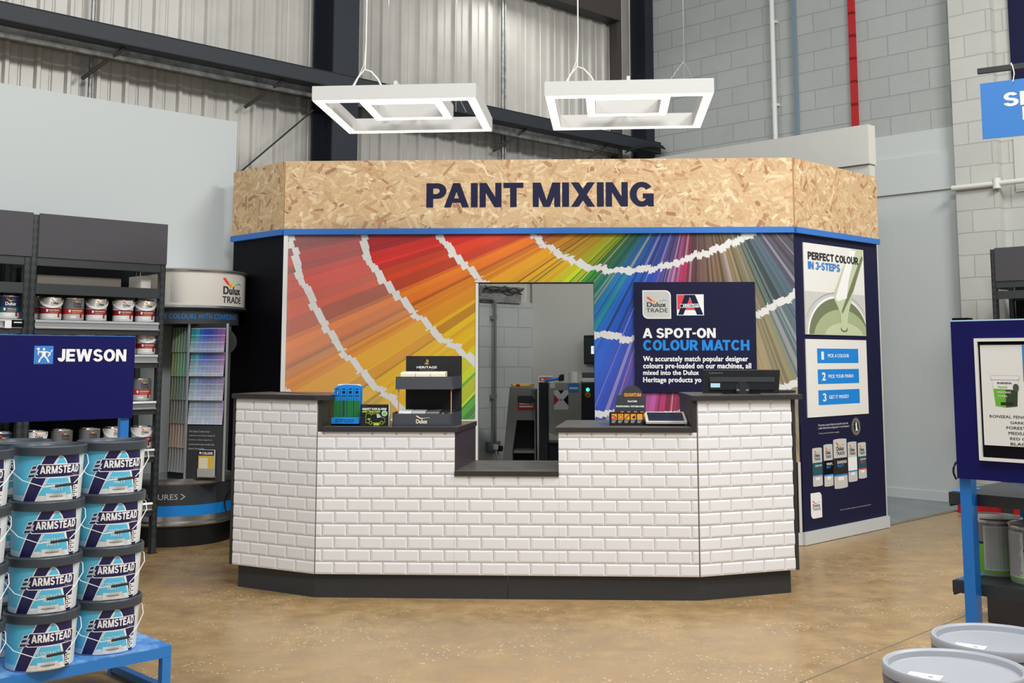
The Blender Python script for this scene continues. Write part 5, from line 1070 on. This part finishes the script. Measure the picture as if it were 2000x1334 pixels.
ar.disc(*S_((.5, .82))[0], wl*.75, wl*.75, 'white'); ar.line(S_((.24, .66), (.45, .68), (.72, .66), (.84, .55), (.75, .45)), wl*.8, 'white'); ar.line(S_((.24, .66), (.2, .82)), wl*.6, 'white'); ar.poly(S_((.12, .8), (.28, .78), (.28, .9), (.12, .86)), 'white'); ar.line(S_((.72, .42), (.86, .66), (.93, .78)), wl*.6, 'white'); ar.line(S_((.2, .66), (.22, .5)), wl*.6, 'white')
ar.poly(S_((.38, .7), (.62, .7), (.58, .42), (.42, .42)), 'white'); ar.line(S_((.47, .45), (.33, .3), (.26, .12)), wl, 'white'); ar.line(S_((.53, .45), (.67, .3), (.76, .12)), wl, 'white'); mb.build('tradesman_emblem', bo)
# buckets
def bucket_master():
    t = thing('paint_bucket', 'x', 'paint bucket'); r0, r1, h = .129, .1385, .214
    rfn = lambda z: r0+(r1-r0)*max(0, min(1, z/h))
    mb = MB(); mb.lathe([(r0-.004, 0), (r0, .005), (r1, h-.012)], 'bucketwhite', 56); b = mb.build('body', t, smooth=True)
    mb = MB(); ar = Art(mb, 0, .0005, rf=rfn)
    def U(x): return .134*math.asin(max(-1, min(1, (x-645)/458)))
    def Zb(x, y):     # survey of the label print: account for the sag of the circular edges
        k = (x-645)/458; sag = 42*(math.sqrt(max(0, 1-k*k))-0)*1.0; yy = y-(sag-42)*-1*0
        yb_, yt_ = 1150+48*math.sqrt(max(0, 1-k*k)), 560+42*math.sqrt(max(0, 1-k*k)); return h*.93*(yb_-y)/(yb_-yt_)
    PT = lambda *pp: [(U(x), max(.004, Zb(x, y))) for x, y in pp]
    ext = lambda u0, z0, u1, z1, mt_: ar.rect(u0, z0, u1, z1, mt_)
    hl = h*.93-.002
    uL, uR = -.205, U(1040); ext(uL, .004, uR, hl, 'cyan'); ext(uL, .004, uR, .026, 'palecyan')
    ar.poly([(U(590), hl), (U(1025), hl), *PT((1035, 700), (1045, 900), (1040, 1000)), (U(1035), .004), (U(962), .004), *PT((940, 1040), (905, 930), (860, 840), (760, 640), (700, 740), (620, 900), (490, 1150)), (U(478), .004), (U(300), .004), *PT((400, 930), (520, 740))], 'white')
    ar.poly([(U(608), hl), (U(1015), hl), *PT((1025, 700), (1035, 900), (1030, 1000)), (U(1025), .004), (U(972), .004), *PT((950, 1040), (918, 930), (870, 760), (830, 680), (762, 628), (690, 740), (605, 900), (480, 1150)), (U(462), .004), (U(318), .004), *PT((415, 930), (535, 740))], 'bucketnavy')
    ar.poly(PT((700, 745), (768, 640), (815, 655), (850, 700), (868, 745)), 'white'); ar.poly(PT((722, 738), (770, 655), (808, 668), (835, 700), (850, 738)), 'cyan')
    ar.poly(PT((628, 905), (895, 905), (945, 1040), (960, 1140))+[(U(960), .004), (U(470), .004)], 'white')
    ar.poly(PT((640, 912), (885, 912), (930, 1040), (945, 1130))+[(U(945), .026), (U(505), .026)], 'cyan')
    ar.poly(PT((495, 740), (1000, 735), (1042, 745), (1042, 885), (1000, 890), (470, 905), (440, 870)), 'white'); ar.poly(PT((500, 750), (1000, 745), (1036, 752), (1036, 878), (990, 882), (480, 896), (455, 866)), 'bucketnavy')
    for (ya, yb_, xo) in ((765, 795, 0), (815, 845, -22), (865, 893, -45)):
        ar.poly(PT((425+xo, ya-6), (492+xo*.4, ya-8), (470+xo*.4, yb_+4), (405+xo, yb_+6)), 'white'); ar.poly(PT((432+xo, ya), (484+xo*.4, ya-2), (466+xo*.4, yb_-2), (416+xo, yb_)), 'bucketnavy')
    a_, b_ = U(522), U(1030); z_a, z_b = Zb(780, 856), Zb(780, 762); ar.text('ARMSTEAD', a_, z_a, b_-.008, z_b, 'white', .05, .0)
    ar.poly(PT((492, 800), (505, 800), (480, 850), (500, 865), (490, 872), (468, 855)), 'white'); ar.text('TRADE', U(930), Zb(950, 880), U(995), Zb(950, 863), 'mauve', .0)
    ar.text('CONTRACT', U(600), Zb(740, 1008), U(885), Zb(740, 968), 'offwhite', .02); ar.text('MATT', U(672), Zb(745, 1060), U(825), Zb(745, 1022), 'offwhite', .02)
    ar.poly(PT((608, 1095), (868, 1090), (868, 1172), (603, 1180)), 'white'); ar.text('MAGNOLIA', U(655), Zb(740, 1142), U(828), Zb(740, 1125), 'softblack', .03)
    for k in range(3): z_ = .048-.017*k; ar.rect(U(958), z_, U(1028), z_+.014, 'white'); ar.rect(U(968), z_+.004, U(985), z_+.010, 'softblack'); ar.rect(U(992), z_+.005, U(1020), z_+.007, 'printgrey')
    mb.build('label', b)
    mb = MB(); mb.lathe([(r1+.001, h-.03), (r1+.009, h-.028), (r1+.0105, h+.004), (r1+.007, h+.009), (r1+.001, h+.009), (r1-.004, h+.002), (r1-.008, h-.006), (.03, h-.0055), (.001, h-.0055)], 'lidslate', 56, caps=False); mb.build('lid', t, smooth=True)
    mb = MB(); W3 = lambda x, y, o: (.1435*(x-645)/458, -o, Zb(max(190, min(1100, x)), y))
    a_ = 1.0
    pts = [(-.1405, .0, h-.035), (-.149, -.012, h-.045), (-.152, -.04, h-.085), (-.10, -.128, h-.125), (-.02, -.166, h-.150)]
    end = [(.09, -.148, h-.143), (.125, -.115, h-.11), (.152, -.05, h-.07), (.149, -.015, h-.04), (.1405, .0, h-.035)]
    mb.tube(pts+end, .0018, 'white', 6); hd = mb.build('handle', t, smooth=True)
    mb = MB(); mb.tube([(.022, -.163, h-.1485), (.092, -.1485, h-.143)], .0055, 'softblack', 10); mb.build('grip', hd, smooth=True)
    return t
PIT = .2205
stacks = [((-1.930, 4.775), 'front', 'front stack'), ((-1.757, 5.028), 'right', 'stack beside the blue leg'), ((-2.125, 4.515), 'left', 'stack at the left edge'), ((-2.165, 4.985), 'back', 'stack behind the front one')]
lev = ['at the bottom of the', 'second from the bottom of the', 'third from the bottom of the', 'on top of the']
for (x, y), k, nm in stacks:
    for i in range(4):
        o = place('bucket', bucket_master, (x, y, ZP+i*PIT+.0005), math.atan2(-x, y)*.55+.16+(.05 if i == 3 and k == 'front' else .03*((i*7+len(k)) % 3-1)), 'cyan and navy paint bucket '+lev[i]+' '+nm, 'paint buckets on the blue stand', True)

# ------------------------------------------------------------------ right foreground: sign stand with shelves
fN = Frame((1869-1000)/FPX*3.62, 3.62, B1-90)
t = thing('sign_stand', 'blue-legged stand with large navy sign board and black shelves at the right edge', 'display stand', (*fN.o, 0), fN.a)
sxa = fN.s(1855, 700, -.03)[0]; zA, zBt = fN.s(1856, 628, -.03)[1], fN.s(1868, 935, -.03)[1]
LG = .5
MB().box(0, .041, 0, .021, 0, zA-.02, 'legblue').box(.75, .79, 0, .021, 0, zA-.02, 'legblue').build('leg_frame', t) if False else None
for x_ in (-.019, .74): MB().box(x_, x_+.036, 0, .04, 0, zA-.02, 'legblue').build('leg', t)
for x_ in (-.019, .74): MB().box(x_, x_+.036, .46, .5, 0, 1.04, 'legblue').build('leg', t)
bo = MB().box(sxa, .86, -.014, -.0005, zBt, zA, 'royal').box(sxa, .86, -.014, -.0005, zA+.0002, zA+.004, 'palecyan').build('sign_board', t)
MB().box(-.02, .03, .0, .04, zA-.018, zA+.012, 'navy_deep').build('post_cap', t)
for z_ in (fN.s(1905, 952, .05)[1]-.02, fN.s(1930, 1128, .06)[1]-.02, .355):
    mb = MB(); mb.box(-.075, .95, .045, .455, z_-.02, z_, 'rackdark'); mb.prismx([(.043, z_), (.0405, z_-.0), (.0405, z_-.036), (.043, z_-.036)], -.075, .95, 'rackdark'); mb.box(-.075, -.07, .045, .455, z_-.045, z_-.02, 'softblack'); mb.build('shelf', t)
    MB().box(-.073, -.035, .06, .2, z_+.0003, z_+.002, 'brandblue').build('shelf_trim', t)
ZS2 = fN.s(1930, 1128, .06)[1]-.02
# framed list on the board
QN = lambda a, b: fN.s(a, b, -.02)
fx0 = QN(1905, 700)[0]; fz1 = QN(1906, 661)[1]; fz0 = QN(1916, 899)[1]
tf = thing('framed_notice', 'white-edged framed notice listing fencing stain colours on the navy sign board', 'notice', (*fN.w(fx0, -.0145), fz0), fN.a)
FW, FH = .335, fz1-fz0
mb = MB()
for q in ((0, .010, 0, FH), (FW-.01, FW, 0, FH), (0.010, FW-.01, 0, .010), (.010, FW-.01, FH-.010, FH)): mb.box(q[0], q[1], -.012, 0, q[2], q[3], 'offwhite')
mb.build('frame', tf); MB().box(.010, FW-.01, -.004, 0, .010, FH-.010, 'navy_deep').build('backing', tf)
sx0 = QN(1915, 700)[0]-fx0; s0 = QN(1922, 869)[1]-fz0; s1 = QN(1914, 674)[1]-fz0
MB().box(sx0, FW-.025, -.006, -.0041, s0, s1, 'offwhite').build('sheet', tf)
mb = MB(); ar = Art(mb, -.0062, .0003); L2 = lambda a, b: (QN(a, b)[0]-fx0, QN(a, b)[1]-fz0)
mid = sx0+(FW-.025-sx0)/2
def lnx(body, px, y0, y1, w_): a_ = L2(px, y0); b_ = L2(px, y1); ar.text(body, a_[0], b_[1], a_[0]+w_, a_[1], 'softblack', .012)
lnx('RONSEAL FENCING STAIN', 1933, 810, 815.5, .185); lnx('DARK OAK', 1974, 823, 828, .078) ; lnx('FOREST GREEN', 1966, 832.5, 838, .115); lnx('MEDIUM OAK', 1970, 843, 848.5, .1); lnx('RED CEDAR', 1973, 854, 859, .09); lnx('BLACK', 1974, 864, 869.5, .06); mb.build('list_lettering', tf)
mb = MB(); ar = Art(mb, -.0062, .0003); a_ = L2(1934, 733); b_ = L2(1943, 795); tw = .088; hh = a_[1]-b_[1]; X0 = a_[0]+.001
ar.rect(X0-.006, b_[1]-.008, X0+tw+.006, a_[1]+.006, 'palecyan') if False else None
ar.poly([(X0+.004, a_[1]-hh*.12), (X0+tw-.004, a_[1]-hh*.12), (X0+tw-.010, b_[1]+.004), (X0+tw*.5, b_[1]), (X0+.012, b_[1]+.004)], 'limegreen'); ar.poly([(X0+.004, a_[1]-hh*.12), (X0+tw-.004, a_[1]-hh*.12), (X0+tw-.007, a_[1]-hh*.45), (X0+.008, a_[1]-hh*.42)], 'tinwhite'); ar.poly([(X0+tw*.5, a_[1]-hh*.45), (X0+tw-.007, a_[1]-hh*.45), (X0+tw-.010, b_[1]+.004), (X0+tw*.5, b_[1])], 'darkgreen')
ar.rrect(X0, a_[1]-hh*.15, X0+tw, a_[1], .005, 'mauve'); ar.rrect(X0+.001, a_[1]-hh*.13, X0+tw-.001, a_[1]-.001, .004, 'tinwhite')
ar.text('RONSEAL', X0+.02, a_[1]-hh*.27, X0+.066, a_[1]-hh*.21, 'softblack', .04); ar.text('TRADE', X0+.02, a_[1]-hh*.40, X0+.05, a_[1]-hh*.34, 'limegreen', .02); ar.text('FENCING', X0+.02, a_[1]-hh*.56, X0+.06, a_[1]-hh*.5, 'offwhite', .02); ar.text('STAIN', X0+.02, a_[1]-hh*.68, X0+.048, a_[1]-hh*.62, 'offwhite', .02)
ar.disc(X0+tw-.012, a_[1]-hh*.38, .009, .012, 'printdark'); ar.rect(X0+.028, a_[1]-hh*.93, X0+.066, a_[1]-hh*.84, 'softblack')
q0_ = L2(1996, 674); ar.rect(q0_[0], q0_[1]-.11, q0_[0]+.03, q0_[1], 'lblue'); mb.build('printed_bucket', tf)
mb = MB(); P = [at_depth(1868-6*sin(pi*i/10), 902+34*i/10, 3.68) for i in range(11)]; mb.tube(P, .0035, 'cable', 6); o = mb.build('cable_loop', smooth=True); tag(o, 'black cable loop sticking out behind the lower left corner of the navy board', 'cable')
# green tins on the middle shelf
def gtin():
    t = thing('woodcare_tin', 'x', 'paint tin'); r, h = .088, .182
    mb = MB(); mb.lathe([(r-.003, 0), (r, .005), (r, h-.006), (r-.002, h-.002)], 'tinsilver', 44); ar = Art(mb, 0, .0005, rf=lambda z: r); k = pi*r*.98
    ar.rect(-k, .012, k, h*.56, 'limegreen'); ar.rect(-k, h*.56, k, h*.60, 'softblack'); ar.rect(-k, h*.60, k, h-.012, 'tingrey')
    ar.rect(-.045, .020, .052, h-.022, 'printgrey'); rr = random.Random(2)
    for j in range(30): ar.rect(-.041, .026+j*.0044, .048-rr.random()*.01, .0275+j*.0044, 'steel')
    ar.text('Protect', .085, h*.42, .14, h*.5, 'white', .04); ar.rect(.085, h*.1, .14, h*.25, 'white'); ar.rect(.09, h*.14, .12, h*.2, 'softblack'); ar.text('fencing', .085, h*.29, .13, h*.34, 'offwhite', .02) if False else None
    mb.build('body', t, smooth=True)
    mb = MB(); mb.lathe([(r+.001, h-.008), (r+.0035, h-.003), (r+.001, h+.001), (r-.006, h+.001), (r-.008, h-.008), (r-.018, h-.009), (r-.022, h-.003), (.001, h-.0025)], 'silver', 44, caps=False); mb.build('lid', t, smooth=True); return t
def gplace(px, v, Z, lab, rot): 
    lo, hi = -.3, 1.2
    for _ in range(40):
        m_ = (lo+hi)/2; x, y = fN.w(m_, v)
        if 1000+FPX*x/(y*_c+(Z-EYE)*_s) < px: lo = m_
        else: hi = m_
    o = place('gtin', gtin, (0, 0, 0), 0, lab, 'tins on the black shelves', True); x, y = fN.w(lo, v); o.location = (x, y, Z); o.rotation_euler = (0, 0, math.atan2(-x, y)+rot); return o
gplace(1944, .27, ZS2+.0005, 'green and silver tin with small-print panel facing out beside the blue leg', .15)
gplace(2034, .20, ZS2+.0005, 'green and silver tin turned to show its front, cut off by the right edge', -1.15)
gplace(1972, .24, .3555, 'silver-lidded tin low down under the middle black shelf', .9)
# big pale lids in the front right corner: stacks of tubs
def tub():
    t = thing('paint_tub', 'x', 'paint bucket'); r, h = .146, .2505
    mb = MB(); mb.lathe([(.128, 0), (.131, .004), (r-.004, h-.05), (r-.003, h-.03)], 'lidslate', 56); mb.lathe([(r-.001, h-.075), (r+.003, h-.07), (r+.003, h-.055), (r-.002, h-.05)], 'lidgrey', 56, caps=False); mb.build('body', t, smooth=True)
    mb = MB(); mb.lathe([(r-.002, h-.045), (r+.008, h-.043), (r+.009, h-.026), (r+.006, h-.022), (r+.009, h-.019), (r+.010, h-.002), (r+.007, h+.003), (r+.001, h+.003), (r-.004, h-.001), (r-.007, h-.013), (r-.011, h-.0145), (r-.03, h-.012), (.03, h-.013), (.001, h-.013)], ['lidgrey']*4+['lidpale']*9, 64, caps=False); mb.build('lid', t, smooth=True)
    mb = MB(); mb.M = Matrix.Rotation(R(-12), 4, 'Z'); mb.box(-.085, -.012, -.105, -.05, h-.0118, h-.0112, 'white'); mb.box(-.065, -.055, -.085, -.08, h-.0111, h-.0109, 'printgrey').box(-.04, -.03, -.075, -.07, h-.0111, h-.0109, 'printdark'); mb.build('lid_sticker', t); return t
for (px, py, nm) in ((1863, 1300, 'nearest stack, lower right corner'), (1947, 1245, 'stack just behind the nearest one')):
    x, y = ground(px, py, .76)
    for i in range(3):
        place('tub', tub, (x, y, .0005+i*.2535), math.atan2(-x, y), 'grey tub '+['bottom of the ', 'middle of the ', 'with pale lid topping the '][i]+nm, 'grey tubs in the lower right corner', True)
# more stock further back on the right
for k, (px, py, zt, lab) in enumerate(((1990, 1024, .53, 'dark-lidded bucket beyond the green tins, nearer of the two'), (2020, 1006, .53, 'dark-lidded bucket beyond the green tins, further of the two'))):
    x, y = ground(px, py, zt)
    b0 = thing('stock_stand', 'low black stand under the '+('nearer' if k == 0 else 'further')+' dark-lidded bucket', 'stand', (x, y, 0), R(B1)); MB().box(-.14, .14, -.14, .14, .0, .288, 'softblack').build('block', b0, bevel=.005)
    place('bucket', bucket_master, (x, y, .2885), .4, lab, 'dark-lidded buckets far right', True)
fQ = Frame(4.50, 10.56, B1-90)
SHB = 2.0
rack('shelving_unit', 'dark steel shelving beyond the navy sign at the right edge', fQ, [(0, 1.15)], [1.62], depth=.42, slick=False)
for k in range(3):
    t3 = thing('cartridge_box', ['left', 'middle', 'right'][k]+' orange and black topped carton on the far right shelving above the navy board', 'carton', (*fQ.w(.10+.2*k, .06), 1.621), fQ.a, 'cartons on the far right shelving')
    MB().box(0, .16, 0, .2, 0, .16, 'softblack').build('carton', t3); mb = MB(); ar = Art(mb, -.0008); ar.rect(.0, .1, .16, .16, 'orangered'); ar.rect(.03, .115, .12, .13, 'white'); mb.build('print', t3)
x, y = ground(1870, 1001); t = thing('floor_tray', 'low red plastic tray on the floor behind the blue leg', 'tray', (x, y, 0), R(B1-90))
MB().box(0, .9, 0, .3, 0.0, .1, 'redplastic').build('base_tray', t, bevel=.01); MB().box(.12, .7, .06, .26, .1005, .13, 'redpaint').build('raised_deck', t, bevel=.01)
x, y = ground(1962, 1020)
t = thing('black_leg_stand', 'black metal foot rising in front of the red base', 'stand leg', (x, y, 0), R(B1-90)); MB().box(0, .06, 0, .06, 0.006, .55, 'rackdark').build('post', t); MB().box(-.03, .09, -.03, .09, 0, .006, 'rackdark').build('foot_plate', t)
# hanging aisle sign
d_ = ray(1914, 163.6); k_ = 6.0; fH = Frame(d_[0]*k_, d_[1]*k_, -33)
zA, zBt = fH.s(1914, 163.6)[1], fH.s(1915, 272.6)[1]
t = thing('hanging_sign', 'bright blue hanging aisle sign with white SP lettering, cut off by the right edge', 'sign', (*fH.o, 0), fH.a)
MB().box(0, .95, 0, .006, zBt, zA, 'brandblue').build('board', t)
mb = MB(); ar = Art(mb, -.0005); a_ = fH.s(1960, 195); s_h = fH.s(1968, 181)[1]-fH.s(1968, 208)[1]; zs = fH.s(1968, 208)[1]
ar.text('SP', a_[0], zs, a_[0]+.155, zs+s_h, 'white', .055); a2 = fH.s(1997, 220); mb.build('lettering', t); mb = MB(); ar = Art(mb, -.0005); ar.rect(a2[0], fH.s(1997, 234)[1], a2[0]+.025, fH.s(1997, 208)[1], 'white'); mb.build('lettering', t)
zr = fH.s(1912, 139)[1]
t = thing('sign_rail', 'black rail from which the bright blue aisle sign hangs', 'rail', (*fH.o, 0), fH.a)
MB().box(-.01, 1.6, -.005, .02, zr-.014, zr+.014, 'rackdark').build('rail_bar', t)
MB().tube([(.5, .007, zr+.014), (.5, .007, 7)], .003, 'steel', 6).build('suspension_wire', t); MB().tube([(1.4, .007, zr+.014), (1.4, .007, 7)], .003, 'steel', 6).build('suspension_wire', t)
for x_ in (.16, .80):
    o = thing('sign_hook', ('left' if x_ < .5 else 'right')+' white wire hook between the black rail and the blue aisle sign', 'hook', (*fH.w(x_, 0), 0), fH.a, 'hooks of the hanging sign')
    mb = MB(); mb.tube([(-.006, .003, zr-.005), (0, -.009, zr+.018), (.006, -.009, zr-.0), (.012, -.009, zA+.03), (.004, -.009, zA-.012), (-.001, -.003, zA-.016)], .0028, 'white', 6); mb.build('wire', o)
